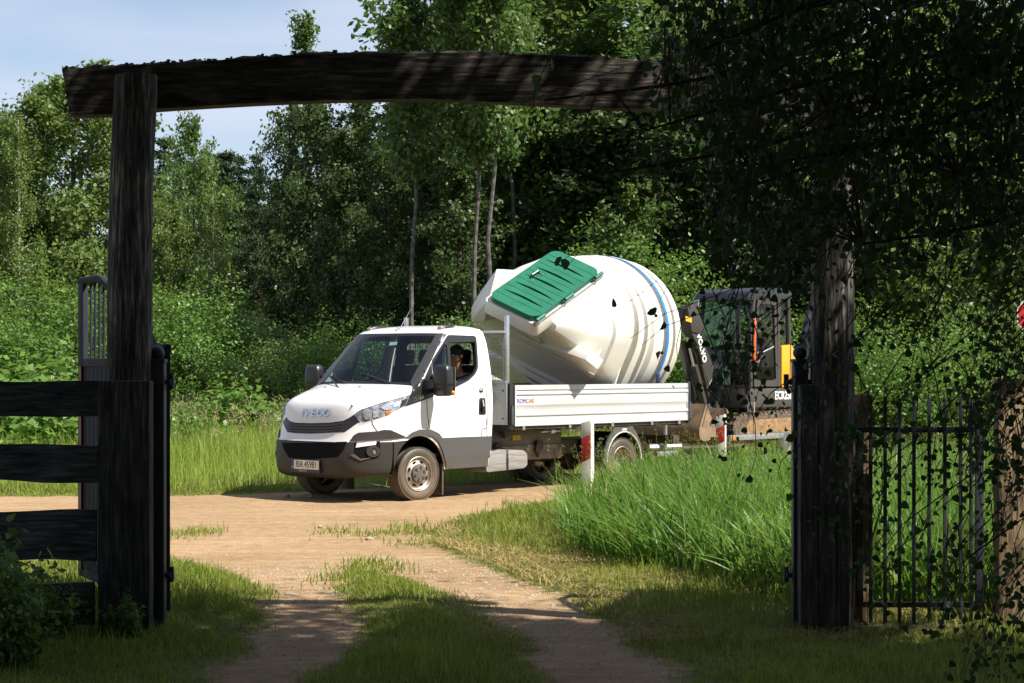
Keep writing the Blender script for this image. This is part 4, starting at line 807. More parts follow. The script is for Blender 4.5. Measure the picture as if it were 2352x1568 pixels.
def ray_k(px, py): return (K_I.to_3x3() @ Vector(((px - CX) / F, 1, -(py - HOR) / F))).normalized()
FN = Vector((-1, 0, -1.78)).normalized()                      # outward normal of the sloping front, a = -2.09 - 1.78 c
def on_front(px, py, off=0.0):
    d = ray_k(px, py); q = Vector((-2.09, 0, 0)) + FN * off; return CAM_K + d * ((q - CAM_K).dot(FN) / d.dot(FN))
def on_b(px, py, b):
    d = ray_k(px, py); return CAM_K + d * ((b - CAM_K.y) / d.y)
def slab(poly, off, nm, mt, th=.22, bev=.006):
    P_ = [on_front(*p, off) for p in poly]; n = len(P_); m = MB().add(P_ + [p - FN * th for p in P_], [tuple(range(n)), tuple(range(n, 2 * n))[::-1]] + [(i, (i + 1) % n, n + (i + 1) % n, n + i) for i in range(n)]); return m.build(nm, mt, kel, bevel=bev, seg=2)
L0, L1 = [(1109, 697), (1234, 760)], [(1099, 722), (1240, 790)]        # the ridged sill is four boards between these two lines
for k in range(4):
    t0, t1 = k / 4 + .02, (k + 1) / 4 - .02; q = lambda i, t: (L0[i][0] + (L1[i][0] - L0[i][0]) * t, L0[i][1] + (L1[i][1] - L0[i][1]) * t)
    slab([q(0, t0), q(1, t0), q(1, t1), q(0, t1)], .0 + .03 * (k % 2) - .01 * k, 'sill_board', ROT if k in (1, 2) else POLYD, .2, .003)
slab([(1086, 716), (1112, 706), (1112, 724), (1236, 790), (1290, 806), (1345, 826), (1372, 848), (1366, 859), (1222, 795), (1100, 742), (1086, 736)], .0, 'front_apron', POLY, .16)
slab([(1098, 740), (1222, 797), (1365, 861), (1330, 900), (1300, 900), (1168, 792), (1120, 770)], -.035, 'front_flange', POLY, .16)
for k, (ya, yb) in enumerate(((752, 800), (803, 850), (853, 905))):        # dirty boards of the cellar floor, one below the other
    slab([(1096 + 4 * k, ya - 8 + 8 * k), (1330 - 10 * k, ya + 112 - 6 * k), (1326 - 10 * k, yb + 106 - 6 * k), (1098 + 4 * k, yb - 10 + 8 * k)], -.07 - .025 * k, 'floor_plank', POLYD, .12, .004)
hp_ = [on_b(1124, 684, .46), on_b(1141, 617, .60), on_b(1205, 621, .56), on_b(1103, 670, .92), on_b(1083, 705, 1.0), on_b(1082, 736, .96), on_b(1112, 738, .66), Vector((-1.6, .5, .1)), Vector((-1.6, .98, -.05)), Vector((-1.7, .55, .40))]
bm = bmesh.new(); [bm.verts.new(p) for p in hp_]; bmesh.ops.convex_hull(bm, input=bm.verts); bm.verts.ensure_lookup_table(); bm.verts.index_update(); hm = MB(); hm.add([v.co for v in bm.verts], [tuple(v.index for v in f.verts) for f in bm.faces]); bm.free()
hm.build('shoulder', POLY, kel, bevel=.012, seg=2)
sa = math.atan(.54); e1 = Vector((math.cos(sa), 0, math.sin(sa))); nn = Vector((-math.sin(sa), 0, math.cos(sa))); d0 = Vector((-2.74, 0, .195))
fr_ = MB().prism(rnd([(0, -.46), (1.74, -.46), (1.74, .46), (0, .46)], .10), d0 - nn * .12, e1, (0, 1, 0), nn, .20).build('door_frame', POLY, kel, bevel=.012)
lens = lambda s0: [(s0 + .042 * math.sin(math.pi * k / 10) * (1 if k <= 10 else 1), -.35 + .70 * k / 10) for k in range(11)] + [(s0 - .008, .35 - .70 * k / 10) for k in range(1, 10)]
slits = [lens(.32 + .26 * k) for k in range(5)]
dd = rnd([(.03, -.41), (1.68, -.41), (1.68, .41), (.03, .41)], .16, 8)
dfn = lambda s, b: d0 + e1 * s + Vector((0, b, 0)) + nn * .165
door = panel(dd, slits, dfn, .09, lambda s, b: -nn * .075)
door = door.build('door', GREEN, kel, angle=30)
MB().prism(rnd([(.05, -.39), (1.66, -.39), (1.66, .39), (.05, .39)], .14, 6), d0 + nn * .09, e1, (0, 1, 0), nn, .03).build('door_core', mat('slit_shade', (.002, .03, .018), rough=.7), door)  # near-black green behind the slits paints in the shadow of the grooves
for k in range(6): MB().tube([d0 + e1 * (.20 + .26 * k) + Vector((0, -.40, 0)) + nn * .166, d0 + e1 * (.20 + .26 * k) + Vector((0, .40, 0)) + nn * .166], .004, 5).build('rib', GREEN, door)
hp = lambda s, b, h: d0 + e1 * s + Vector((0, b, 0)) + nn * h
MB().tube([hp(.80, .22, .165), hp(.83, .22, .21), hp(.96, .21, .22), hp(1.0, .21, .165)], .017, 8).build('handle', TRIM, door)
MB().tube([hp(1.0, .2, .17), hp(1.0, .15, .19), hp(.95, .12, .18)], .004, 5).build('key_ring', CHROME, door)
for s0 in (.10, .80, 1.56):
    hg = MB().tube([hp(s0 - .07, -.43, .135), hp(s0 + .12, -.43, .135)], .030, 12).build('hinge', GREEN, door)
    MB().box(hp(s0 - .10, -.44, .10), (.05, .05, .07)).build('hinge_pin', mat('hinge_steel', (.25, .24, .22), metal=.6, rough=.5), hg)
MB().tube([hp(.05, -.455, .10), hp(1.66, -.455, .10)], .012, 6).build('hinge_rail', ALU, kel)
# moulded frame raised on the near flank beside the hatch
MB().tube([(-1.62, -.93, -.10), (-1.52, -.90, .18), (-1.30, -.86, .34), (-1.02, -.84, .46), (-.92, -.92, .30), (-.90, -1.02, .0), (-.90, -1.06, -.40)], .055, 8, flat=(1, .8)).build('moulded_frame', POLY, kel)
# tie-down strap
strap = empty('ratchet_strap', K_M @ Vector((.24, -.9, -.7)), 0, 'bright blue tie-down strap pulled over the white drum', 'strap')
SI = strap.matrix_basis.inverted()
rows = []
for k in range(41):
    th = math.radians(-172 + k * 6.1); c, s = math.sin(th), math.cos(th)
    rows.append([K_M @ Vector((.24 + da, 1.206 * c * (-1 if 0 else 1), 1.206 * s)) for da in (-.042, .042)])
rows = [r for r in rows if r[0].z > 1.50]
strap_l = Matrix.Translation(-strap.location)
MB().grid([[strap_l @ p for p in r] for r in rows]).build('webbing', mat('strap_blue', (.01, .17, .62), (.02, .22, .70), scale=40, rough=.6), strap)
e_ = min(rows, key=lambda r: (r[0] - Vector((0, 0, CH))).length if r[0].z < 1.62 else 99)[0]
MB().box(strap_l @ (e_ + Vector((.03, -.03, -.03))), (.06, .06, .15)).build('ratchet', mat('ratchet_grey', (.12, .11, .09), (.03, .10, .3), scale=15, metal=.5, rough=.4), strap, bevel=.01)

# ------------------------------------------------------------------ trailer behind the truck
TRAIL = mat('zinc', (.50, .53, .56), (.40, .42, .44), scale=8, rough=.35, metal=.75)
tro = Vector((6.0, 1.0, 0)); trl = empty('low_trailer', T_M @ tro, T_RZ, 'galvanised low trailer hitched behind the truck carrying the digger', 'trailer')
def tb(m): m.v = [tuple(Vector(p) - tro) for p in m.v]; return m
DK = .585
tb(MB().bx(6.95, 10.9, .12, 1.88, DK - .06, DK)).build('deck', mat('deck_wood', (.10, .075, .05), (.05, .04, .03), scale=6), trl)
for y0, y1 in ((.0, .06), (1.94, 2.0)): tb(MB().bx(6.95, 10.9, y0, y1, DK - .02, DK + .065)).build('side_rail', TRAIL, trl, bevel=.006)
tb(MB().bx(6.90, 6.96, .0, 2.0, DK - .10, DK + .03)).build('front_rail', STEELD, trl, bevel=.006)
tb(MB().bx(6.70, 6.95, .02, .06, DK - .06, DK + .04)).build('rail_end', STEELD, trl)
for s in (-1, 1): tb(MB().tube([(5.98, 1.0, .46), (6.9, 1.0 + s * .5, .48), (8.2, 1.0 + s * .62, .48)], .05, 8)).build('draw_bar', TRAIL, trl)
tb(MB().tube([(5.80, 1.0, .47), (6.05, 1.0, .47)], [.06, .045], 10)).build('coupling', STEELD, trl)
tb(MB().tube([(5.55, .10, .72), (5.55, .10, .42)], .03, 8) if 0 else MB().tube([(6.25, .75, .30), (6.25, .75, .86)], .032, 10)).build('jockey_wheel_post', TRAIL, trl)
tb(MB().bx(6.98, 7.08, -.012, .0, DK - .0, DK + .05)).build('side_marker', ORANGE, trl)
for xx in (8.7, 9.5):
    for yy in (-.02, 2.02):
        o_ = tb(MB().lathe([(.17, .02), (.27, 0), (.30, .03), (.30, .16), (.27, .19), (.17, .17)], (xx, yy - (.0 if yy < 1 else .19), .30), (0, 1, 0), 32)).build('wheel', TYRE, trl)
        tb(MB().lathe([(.175, .03), (.15, .05), (.06, .03), (.001, .03)], (xx, yy - (.0 if yy < 1 else .11), .30), (0, 1, 0), 24)).build('rim', RIM, o_)
for y0 in (-.10, 1.90): tb(MB().tube([(8.35, y0 + .1, .42), (8.45, y0 + .1, .64), (9.75, y0 + .1, .64), (9.85, y0 + .1, .42)], .1, 8, flat=(1, .1))).build('mudguard', TRAIL, trl)

# ------------------------------------------------------------------ mini excavator on the trailer
EGREY = dusty_plastic('digger_grey', (.038, .036, .035), (.12, .10, .08), 2.4, 0.4, .32)
EDARK = mat('digger_black', (.02, .02, .024), rough=.3, coat=.3)
EYEL = mat('digger_yellow', (.86, .34, .012), rough=.35, coat=.3)
MUD = mat('dried_mud', (.36, .22, .11), (.20, .12, .06), scale=9, rough=.95, bump=.8, bscale=25)
RUSTB = mat('bucket_brown', (.27, .18, .10), (.14, .10, .07), scale=7, rough=.75, detail=8, bump=.2)
exo = Vector((8.5, 1.0, DK)); exc = empty('mini_excavator', T_M @ exo, T_RZ, 'dark grey mini excavator with closed cab and yellow side panel on the trailer', 'excavator')
def xb(m): m.v = [tuple(Vector(p) - exo) for p in m.v]; return m
def ZX(L, y): return [(lambda p: (p.x, p.z))(on_y(1534.9 + a * .2966, 604.7 + b * .2966, y)) for a, b in L]
for yy in (.22, 1.42):
    pr = rnd([(7.42, DK + .02), (9.30, DK + .02), (9.42, DK + .22), (9.30, DK + .42), (7.45, DK + .36), (7.30, DK + .18)], .16, 6)
    tr_ = xb(MB().prism(pr, (0, yy, 0), (1, 0, 0), (0, 0, 1), (0, 1, 0), .32)).build('track', mat('track_rubber', (.035, .032, .03), (.17, .12, .075), scale=9, rough=.8), exc)
    per = [Vector((p[0], 0, p[1])) for p in pr]; n_ = 0; acc = 0
    for a, b in zip(per, per[1:] + per[:1]):
        L = (b - a).length; t_ = (b - a).normalized() if L > 1e-6 else Vector((1, 0, 0)); q = acc
        while q < L:
            p = a + t_ * q; nrm = Vector((t_.z, 0, -t_.x)); rot = Matrix((t_, (0, 1, 0), t_.cross(Vector((0, 1, 0))))).transposed()
            xb(MB().box((p.x, yy + .16, p.z), (.055, .335, .05), rot)).build('track_lug', MATS['track_rubber'], tr_); q += .115
        acc = q - L
    xb(MB().prism(rnd([(7.62, DK + .06), (9.12, DK + .06), (9.12, DK + .30), (7.75, DK + .28)], .1), (0, yy - .012, 0), (1, 0, 0), (0, 0, 1), (0, 1, 0), .345)).build('track_mud', MUD, tr_)
xb(MB().bx(7.8, 9.0, .50, 1.46, DK + .20, DK + .40)).build('undercarriage', EDARK, exc, bevel=.03)
xb(MB().cyl((8.45, 1.0, DK + .38), (8.45, 1.0, DK + .48), .36, n=32)).build('slew_ring', EDARK, exc)
plan = rnd([(7.85, .30), (9.35, .25), (9.72, .60), (9.75, 1.0), (9.72, 1.42), (9.35, 1.76), (7.95, 1.70), (7.80, 1.3), (7.80, .7)], .18, 5)
xb(MB().prism(plan, (0, 0, DK + .47), (1, 0, 0), (0, 1, 0), (0, 0, 1), .32)).build('upper_frame', EGREY, exc, bevel=.03)
hood = rnd([(8.95, .30), (9.40, .28), (9.70, .62), (9.73, 1.0), (9.70, 1.40), (9.40, 1.70), (8.5, 1.70), (8.5, 1.36), (8.95, 1.36)], .12, 5)
xb(MB().prism(hood, (0, 0, DK + .795), (1, 0, 0), (0, 1, 0), (0, 0, 1), .62)).build('engine_cover', EGREY, exc, bevel=.05, seg=3)
ypl = rnd([(8.76, 1.38), (9.0, 1.38), (9.16, 1.62), (9.17, 1.97), (9.05, 2.09), (8.76, 2.07)], .05)
xb(MB().prism(ypl, (0, .262, 0), (1, 0, 0), (0, 0, 1), (0, 1, 0), .04)).build('yellow_panel', EYEL, exc, bevel=.01)
# cab
cb = empty('cab', (0, 0, 0)); cb.parent = exc
bpy.data.objects.remove(cb)
EGL = glass_mat('digger_glass', (.55, .72, .68), vis=.85)
cabp = lambda y: [(7.92, y, 1.40), (7.90, y, 2.20), (8.02, y, 2.86), (8.98, y, 2.90), (9.02, y, 2.1), (9.0, y, 1.40)]
rf = xb(MB().prism(rnd([(7.80, 2.78), (7.84, 2.93), (8.0, 3.0), (8.9, 3.02), (9.08, 2.95), (9.08, 2.84), (8.0, 2.80)], .05), (0, .27, 0), (1, 0, 0), (0, 0, 1), (0, 1, 0), 1.06)).build('cab_roof', EDARK, exc, bevel=.035, seg=3)
for y in (.30, 1.30):
    P = cabp(y); d_ = -1 if y < 1 else 1
    for a, b, r in ((0, 1, .035), (1, 2, .035), (5, 4, .045), (4, 3, .045)): xb(MB().tube([P[a], P[b]], r, 8, flat=(1, 1))).build('cab_pillar', EGREY, exc)
    if y < 1:
        dr = [(7.99, 1.40), (7.98, 2.15), (8.09, 2.82), (8.62, 2.82), (8.66, 2.1), (8.70, 1.40)]; inn = [(8.06, 1.50), (8.05, 2.13), (8.14, 2.74), (8.56, 2.74), (8.59, 2.1), (8.62, 1.50)]
        door_ = xb(panel(dr, [rnd(inn, .06)], lambda x, z: (x, .275, z), .12, lambda x, z: (0, .05, 0))).build('cab_door', EGREY, exc)
        xb(panel(inn, [], lambda x, z: (x, .295, z), .3)).build('door_pane', EGL, door_)
        xb(MB().tube([(8.04, .265, 1.93), (8.12, .255, 1.98), (8.22, .25, 1.93), (8.16, .262, 1.85), (8.05, .265, 1.78)], .022, 8)).build('door_latch', EGREY, door_)
        xb(MB().tube([(8.2, .25, 1.96), (8.52, .26, 2.05)], .010, 6)).build('door_bar', ALU, door_)
        xb(MB().tube([(7.93, .22, 2.50), (7.90, .20, 2.45), (7.88, .20, 1.85), (7.94, .22, 1.80)], .020, 8)).build('grab_rail', mat('rail_orange', (.80, .13, .015), rough=.4), exc)
        xb(panel([(8.72, 2.10), (8.68, 2.80), (8.94, 2.82), (8.97, 2.10)], [], lambda x, z: (x, .30, z), .3)).build('rear_quarter_pane', EGL, exc)
        xb(MB().bx(8.66, 8.74, .27, .31, 1.40, 2.84)).build('cab_pillar', EGREY, exc)
    else: xb(panel([(7.95, 1.45), (7.94, 2.2), (8.05, 2.8), (8.94, 2.82), (8.97, 1.45)], [], lambda x, z: (x, 1.30, z), .3)).build('side_pane', EGL, exc)
for z_, n_ in ((1.40, 'cab_sill'), (2.02, 'window_bar')): xb(MB().bx(7.89, 7.95, .30, 1.30, z_ - .03, z_ + .03)).build(n_, EGREY, exc)
xb(MB().add([(7.92, .31, 1.42), (7.92, 1.29, 1.42), (7.90, 1.29, 2.2), (7.90, .31, 2.2), (8.02, 1.29, 2.84), (8.02, .31, 2.84)], [(0, 1, 2, 3), (3, 2, 4, 5)])).build('front_pane', EGL, exc)
xb(MB().box((8.62, .8, 1.62), (.45, .45, .14))).build('seat', CABIN, exc, bevel=.04); xb(MB().box((8.84, .8, 1.95), (.12, .44, .62))).build('backrest', CABIN, exc, bevel=.04)
for yy in (.5, 1.1): xb(MB().tube([(8.3, yy, 1.45), (8.25, yy, 1.85)], .012, 6)).build('lever', mat('lever_blue', (.12, .28, .34), rough=.4), exc)
xb(MB().prism(rnd([(8.15, 1.42), (8.10, 1.70), (8.18, 1.78), (8.32, 1.70), (8.36, 1.42)], .04), (0, 1.0, 0), (1, 0, 0), (0, 0, 1), (0, 1, 0), .2)).build('console', mat('console_grey', (.12, .125, .12), rough=.6), exc)
xb(MB().bx(7.78, 7.84, 1.24, 1.36, 2.70, 2.82)).build('work_lamp', mat('work_lamp', (.5, .53, .55), (.2, .2, .2), scale=30, rough=.15), exc, bevel=.01)
# boom, arm, rams
BY = .95
def plate(L, y0, y1, nm, mt, bev=.008):
    return xb(MB().prism(ZX(L, BY), (0, y0, 0), (1, 0, 0), (0, 0, 1), (0, 1, 0), y1 - y0)).build(nm, mt, exc, bevel=bev)
plate([(118, 350), (135, 325), (165, 322), (215, 400), (244, 500), (228, 548), (150, 532), (128, 420)], .86, 1.06, 'boom_head', EGREY)
plate([(150, 532), (225, 545), (262, 640), (345, 860), (352, 960), (300, 1000), (262, 850), (205, 640)], .88, 1.04, 'boom', EGREY)
plate([(345, 945), (375, 950), (398, 1010), (350, 1080), (325, 1140), (305, 1110), (330, 1010)], .78, .86, 'swing_bracket', EGREY)
plate([(375, 1012), (440, 1015), (435, 1100), (445, 1150), (360, 1150), (380, 1040)], .80, 1.15, 'swing_post', EDARK)
plate([(232, 1090), (300, 1085), (330, 1100), (335, 1160), (265, 1162), (238, 1140)], .80, 1.10, 'arm_tip', EGREY)
ar = plate([(165, 600), (205, 640), (290, 1000), (300, 1090), (255, 1085), (225, 900)], 1.06, 1.20, 'arm', EDARK)
R2 = ZX([(145, 575), (215, 880), (200, 790), (275, 1080), (235, 790), (285, 1035), (420, 1103), (528, 1096)], .80)
xb(MB().tube([(R2[0][0], .80, R2[0][1]), (R2[1][0], .80, R2[1][1])], .018, 8)).build('ram_rod', ALU, exc); xb(MB().tube([(R2[2][0], .80, R2[2][1]), (R2[3][0], .80, R2[3][1])], .055, 10)).build('ram', EGREY, exc)
xb(MB().tube([(R2[4][0], .73, R2[4][1]), (R2[5][0], .73, R2[5][1])], .022, 8)).build('ram', STEELD, exc); xb(MB().tube([(R2[6][0], .70, R2[6][1]), (R2[7][0], .70, R2[7][1])], .018, 8)).build('swing_ram_rod', CHROME, exc)
for k in range(2):
    hs = ZX([(180 + 22 * k, 640), (215 + 25 * k, 720), (255 + 18 * k, 900), (300 + 10 * k, 960), (335, 900)], .84); xb(MB().tube([(p[0], .84 - .03 * k, p[1]) for p in hs], .014, 6)).build('hose', EDARK, exc)
sk = ZX([(133, 408), (182, 420), (180, 458), (136, 446)], .855); o_ = xb(MB().prism(sk, (0, .853, 0), (1, 0, 0), (0, 0, 1), (0, 1, 0), .006)).build('warning_sticker', mat('warn_yellow', (.85, .50, .02), (.5, .3, .02), scale=25), exc)
v0 = Vector(ZX([(272, 708)], .87)[0]); dv = (Vector(ZX([(282, 745)], .87)[0]) - Vector(ZX([(262, 660)], .87)[0])).normalized()
text('boom_letters', 'VOLVO', mat('letter_white', (.75, .75, .73), rough=.4), exc, .15, (v0.x - dv.x * .12 - exo.x, .872 - exo.y, v0.y - dv.y * .12 - exo.z), (dv.x, 0, dv.y), (-dv.y, 0, dv.x), .004, bold=.006)
q = on_y(1534.9 + 888 * .2966, 604.7 + 1017 * .2966, .27); text('model_letters', 'ECR25D', MATS['letter_white'], exc, .185, (q.x - exo.x + .03, .262 - exo.y, 1.245 - exo.z), (1, 0, 0), (0, 0, 1), .004, sx=.85, bold=.005)
q = on_x(1534.9 + 642 * .2966, 604.7 + 1112 * .2966, 7.79); sg_ = xb(MB().bx(7.785, 7.792, q.y - .07, q.y + .07, q.z - .08, q.z + .08)).build('noise_sign', mat('sign_white', (.7, .7, .66), rough=.5), exc)
text('noise_number', '93', INK, sg_, .10, (7.783 - exo.x, q.y - exo.y, q.z - .02 - exo.z), (0, -1, 0), (0, 0, 1), .002)
for k, xx in enumerate((8.10, 8.22, 8.36, 8.60)): xb(MB().bx(xx, xx + .09, .40, .46, DK + .385, DK + .47)).build('chassis_tag', mat('tag_red', (.6, .05, .03)) if k == 1 else mat('tag_grey', (.25, .27, .3), (.05, .05, .06), scale=30), exc)
# buckets
def bucket(x0, z0, s, y0, y1, nm, par, xf):
    prof_o = [(x0 + s * a, z0 + s * b) for a, b in ((.0, 1.0), (-.12, .75), (-.30, .35), (-.30, .12), (-.12, .0), (.2, .02), (.62, .10))]
    prof_o = catm(prof_o, 4); rows = [[Vector((p[0], y0, p[1])), Vector((p[0], y1, p[1]))] for p in prof_o]
    m = MB().grid(rows); inn = [((p[0] - x0) * .94 + x0 + .02 * s, (p[1] - z0) * .94 + z0 + .035 * s) for p in prof_o]
    m.grid([[Vector((p[0], y1 - .01, p[1])), Vector((p[0], y0 + .01, p[1]))] for p in inn])
    b_ = xf(m).build(nm, RUSTB, par)
    for y in (y0, y1 - .02): xf(MB().prism(prof_o, (0, y, 0), (1, 0, 0), (0, 0, 1), (0, 1, 0), .02)).build('side_plate', RUSTB, b_)
    return b_
bucket(7.62, DK + .01, .46, .55, 1.15, 'bucket', exc, xb)
for yy in (.68, .98): xb(MB().prism(rnd([(7.49, .78), (7.67, .92), (7.77, .98), (7.83, .90), (7.73, .72)], .04), (0, yy, 0), (1, 0, 0), (0, 0, 1), (0, 1, 0), .025)).build('bucket_ear', EGREY, exc)
xb(MB().cyl((7.77, .66, .93), (7.77, 1.02, .93), .028, n=10)).build('bucket_pin', STEELD, exc)
bko = Vector((6.55, 1.0, .55)); bkt = empty('digging_bucket', T_M @ bko, T_RZ, 'wide rusty brown excavator bucket lying on the trailer drawbar behind the truck', 'bucket')
bucket(6.78, .56, .58, .35, 1.65, 'shell', bkt, lambda m: (setattr(m, 'v', [tuple(Vector(p) - bko) for p in m.v]), m)[1])
# ------------------------------------------------------------------ timber gateway
def wood_mat(name, c1, c2, c3, stretch=(7, 7, .6), scale=6.0, bump=.8):
    m = bpy.data.materials.new(name); m.use_nodes = True; MATS[name] = m; t = m.node_tree; b = t.nodes['Principled BSDF']; b.inputs['Roughness'].default_value = .85; b.inputs['Specular IOR Level'].default_value = .2
    co = t.nodes.new('ShaderNodeTexCoord'); ma = t.nodes.new('ShaderNodeMapping'); ma.inputs['Scale'].default_value = stretch; no = t.nodes.new('ShaderNodeTexNoise'); no.inputs['Scale'].default_value = scale; no.inputs['Detail'].default_value = 12; no.inputs['Roughness'].default_value = .62; no.inputs['Distortion'].default_value = .3
    n2 = t.nodes.new('ShaderNodeTexNoise'); n2.inputs['Scale'].default_value = 1.7; n2.inputs['Detail'].default_value = 5
    t.links.new(co.outputs['Object'], ma.inputs[0]); t.links.new(ma.outputs[0], no.inputs['Vector']); t.links.new(co.outputs['Object'], n2.inputs['Vector'])
    r = t.nodes.new('ShaderNodeValToRGB'); e = r.color_ramp.elements; e[0].position = .38; e[0].color = tuple(c1) + (1,); e[1].position = .66; e[1].color = tuple(c3) + (1,); q = e.new(.52); q.color = tuple(c2) + (1,)
    t.links.new(no.outputs['Fac'], r.inputs[0]); r2 = t.nodes.new('ShaderNodeValToRGB'); r2.color_ramp.elements[0].position = .35; r2.color_ramp.elements[0].color = (.5, .5, .5, 1); r2.color_ramp.elements[1].position = .65
    t.links.new(n2.outputs['Fac'], r2.inputs[0]); mu = t.nodes.new('ShaderNodeMixRGB'); mu.blend_type = 'MULTIPLY'; mu.inputs[0].default_value = 1; t.links.new(r.outputs[0], mu.inputs[1]); t.links.new(r2.outputs[0], mu.inputs[2]); t.links.new(mu.outputs[0], b.inputs['Base Color'])
    bu = t.nodes.new('ShaderNodeBump'); bu.inputs['Strength'].default_value = bump; bu.inputs['Distance'].default_value = .02; t.links.new(no.outputs['Fac'], bu.inputs['Height']); t.links.new(bu.outputs[0], b.inputs['Normal']); return m
LOG = wood_mat('weathered_log', (.030, .029, .031), (.115, .106, .100), (.42, .37, .31)); PLK = wood_mat('weathered_plank', (.055, .055, .062), (.12, .118, .125), (.25, .235, .22), (.7, 7, 7)); BEAMM = wood_mat('weathered_beam', (.03, .028, .027), (.09, .082, .072), (.22, .19, .155), (.65, 7, 6)); BOXM = wood_mat('weathered_board', (.045, .044, .047), (.095, .090, .090), (.20, .18, .16))
IRON = mat('painted_iron', (.030, .036, .048), (.05, .056, .068), scale=12, rough=.5, metal=.1, bump=.05)
GY = 12.30
def log(name, pts, rad, material, seed, parent=None, n=28, k=10):
    """irregular log along pts, with lumps, flats and long cracks"""
    r = random.Random(seed); P = catm(pts, k); rows = []; ph = [r.uniform(0, 6.28) for _ in range(8)]
    cr = [(r.uniform(0, 6.28), r.uniform(0, 1), r.uniform(.15, .4)) for _ in range(7)]
    for i, p in enumerate(P):
        s_ = i / (len(P) - 1); R = rad[0] + (rad[1] - rad[0]) * s_; ring = []
        for j in range(n):
            a = 2 * math.pi * j / n; q = R * (1 + .035 * math.sin(2 * a + ph[0] + 2 * s_) + .025 * math.sin(3 * a + ph[1] - 5 * s_) + .02 * math.sin(5 * a + ph[2] + 9 * s_) + .018 * math.sin(23 * s_ + ph[3] + a) + r.uniform(-.006, .006))
            for ca, cs, cl in cr:
                da = abs((a - ca + math.pi) % (2 * math.pi) - math.pi); q -= R * .07 * max(0, 1 - da / .14) * max(0, 1 - abs(s_ - cs) / cl)
            ring.append(Vector((p[0] + q * math.cos(a), p[1] + q * math.sin(a), p[2])))
        rows.append(ring)
    m = MB().grid(rows, True); m.f += [tuple(range(n))[::-1], tuple(range((len(rows) - 1) * n, len(rows) * n))]
    return m.build(name, material, parent, angle=60)
gate = empty('timber_gateway', (0, GY, 0), 0, 'dark weathered timber gateway of two log posts under a bowed beam', 'gateway')
def gl(px, py, Y=GY): p = at(px, py, Y); return (p.x, p.y - GY, p.z)
b0, b1, b2, b3 = gl(288, 1455), gl(298, 1000), gl(298, 640), gl(312, 172)
log('post', [(b0[0], 0, -.25), (b0[0], 0, 0), (b1[0], 0, b1[2]), (b2[0], 0, b2[2]), (b3[0], .02, b3[2])], (.158, .142), LOG, 3, gate)
c0, c1, c2 = gl(1908, 1450), gl(1910, 900), gl(1915, 240)
log('post', [(c0[0], 0, -.25), (c0[0], 0, 0), (c1[0], 0, c1[2]), (c2[0], .02, c2[2])], (.150, .135), LOG, 8, gate)
BT = [(142, 156), (260, 150), (420, 140), (600, 128), (750, 120), (1000, 118), (1200, 121), (1400, 131), (1600, 150), (1800, 170), (2010, 196)]; BB = [(160, 266), (262, 261), (365, 250), (600, 236), (800, 229), (1000, 228), (1200, 236), (1400, 247), (1600, 258), (1800, 278), (2005, 300)]
T_ = catm([gl(*p, Y=GY + .14) for p in BT], 8); B_ = catm([gl(*p, Y=GY + .14) for p in BB], 8); rr = random.Random(5); rows = []
for i in range(len(T_)):
    t_, b_ = Vector(T_[i]), Vector(B_[i]); jt, jb = rr.uniform(-.008, .012), rr.uniform(-.004, .004); ring = []
    for f_, y_ in ((0, 0), (0, .0), (.3, -.008), (.6, .004), (.97, -.004), (1, .015)): p = b_.lerp(t_, f_); ring.append(Vector((p.x, .14 - .0 + y_ + rr.uniform(-.004, .004), p.z + (jt if f_ == 1 else jb if f_ == 0 else 0))))
    for f_, y_ in ((1, .14), (.5, .155), (0, .15)): p = b_.lerp(t_, f_); ring.append(Vector((p.x, .14 + y_, p.z + (jt if f_ == 1 else 0))))
    rows.append(ring)
m = MB().grid(rows, True); n = len(rows[0]); m.f += [tuple(range(n))[::-1], tuple(range((len(rows) - 1) * n, len(rows) * n))]; m.build('beam', BEAMM, gate, angle=50)
# bark and lichen crumbs along the top of the beam
tm = MB()
for i in range(420):
    k = rr.randrange(len(T_) - 1); p = Vector(T_[k]).lerp(Vector(T_[k + 1]), rr.random()); s_ = rr.uniform(.006, .02); tm.box((p.x, .14 + rr.uniform(0, .14), p.z + rr.uniform(-.006, .012)), (s_ * 1.6, s_, s_ * .8), Matrix.Rotation(rr.uniform(0, 3), 3, 'Z'))
tag(tm.build('lichen', mat('lichen', (.05, .05, .045), (.12, .12, .09), scale=30, rough=.95), gate, smooth=False), kind='stuff')
# square boarded posts on the camera side and the plank fence to the left
def rough_board(m, x0, x1, y, z0, z1, th, seed, wv=.012):
    r = random.Random(seed); n = max(6, int((x1 - x0) / .12)); rows = []; a, b = r.uniform(0, 6), r.uniform(0, 6)
    for i in range(n + 1):
        s_ = i / n; x = x0 + (x1 - x0) * s_; t0 = z0 + wv * (math.sin(3.1 * s_ * (x1 - x0) + a) + .4 * math.sin(9 * s_ * (x1 - x0) + b)) + r.uniform(-.002, .002); t1 = z1 + wv * (math.sin(2.3 * s_ * (x1 - x0) + b) + .5 * math.sin(7 * s_ * (x1 - x0) + a)) + r.uniform(-.002, .002)
        rows.append([Vector((x, y, t0)), Vector((x, y - .004, (t0 + t1) / 2)), Vector((x, y, t1)), Vector((x, y + th, t1)), Vector((x, y + th, t0))])
    m.grid(rows, True); m.f += [tuple(range(len(m.v) - 5 * (n + 1), len(m.v) - 5 * (n + 1) + 5))[::-1], tuple(range(len(m.v) - 5, len(m.v)))]; return m
FY = 12.02
sF = F / FY; fx = lambda px: (px - CX) / sF; fz = lambda py: CH - (py - HOR) / sF
fence = empty('plank_fence', (fx(285), FY, 0), 0, 'dark plank fence with four wide rough boards left of the gateway', 'fence')
fo = Vector((fx(285), FY, 0))
def fb(m): m.v = [tuple(Vector(p) - fo) for p in m.v]; return m
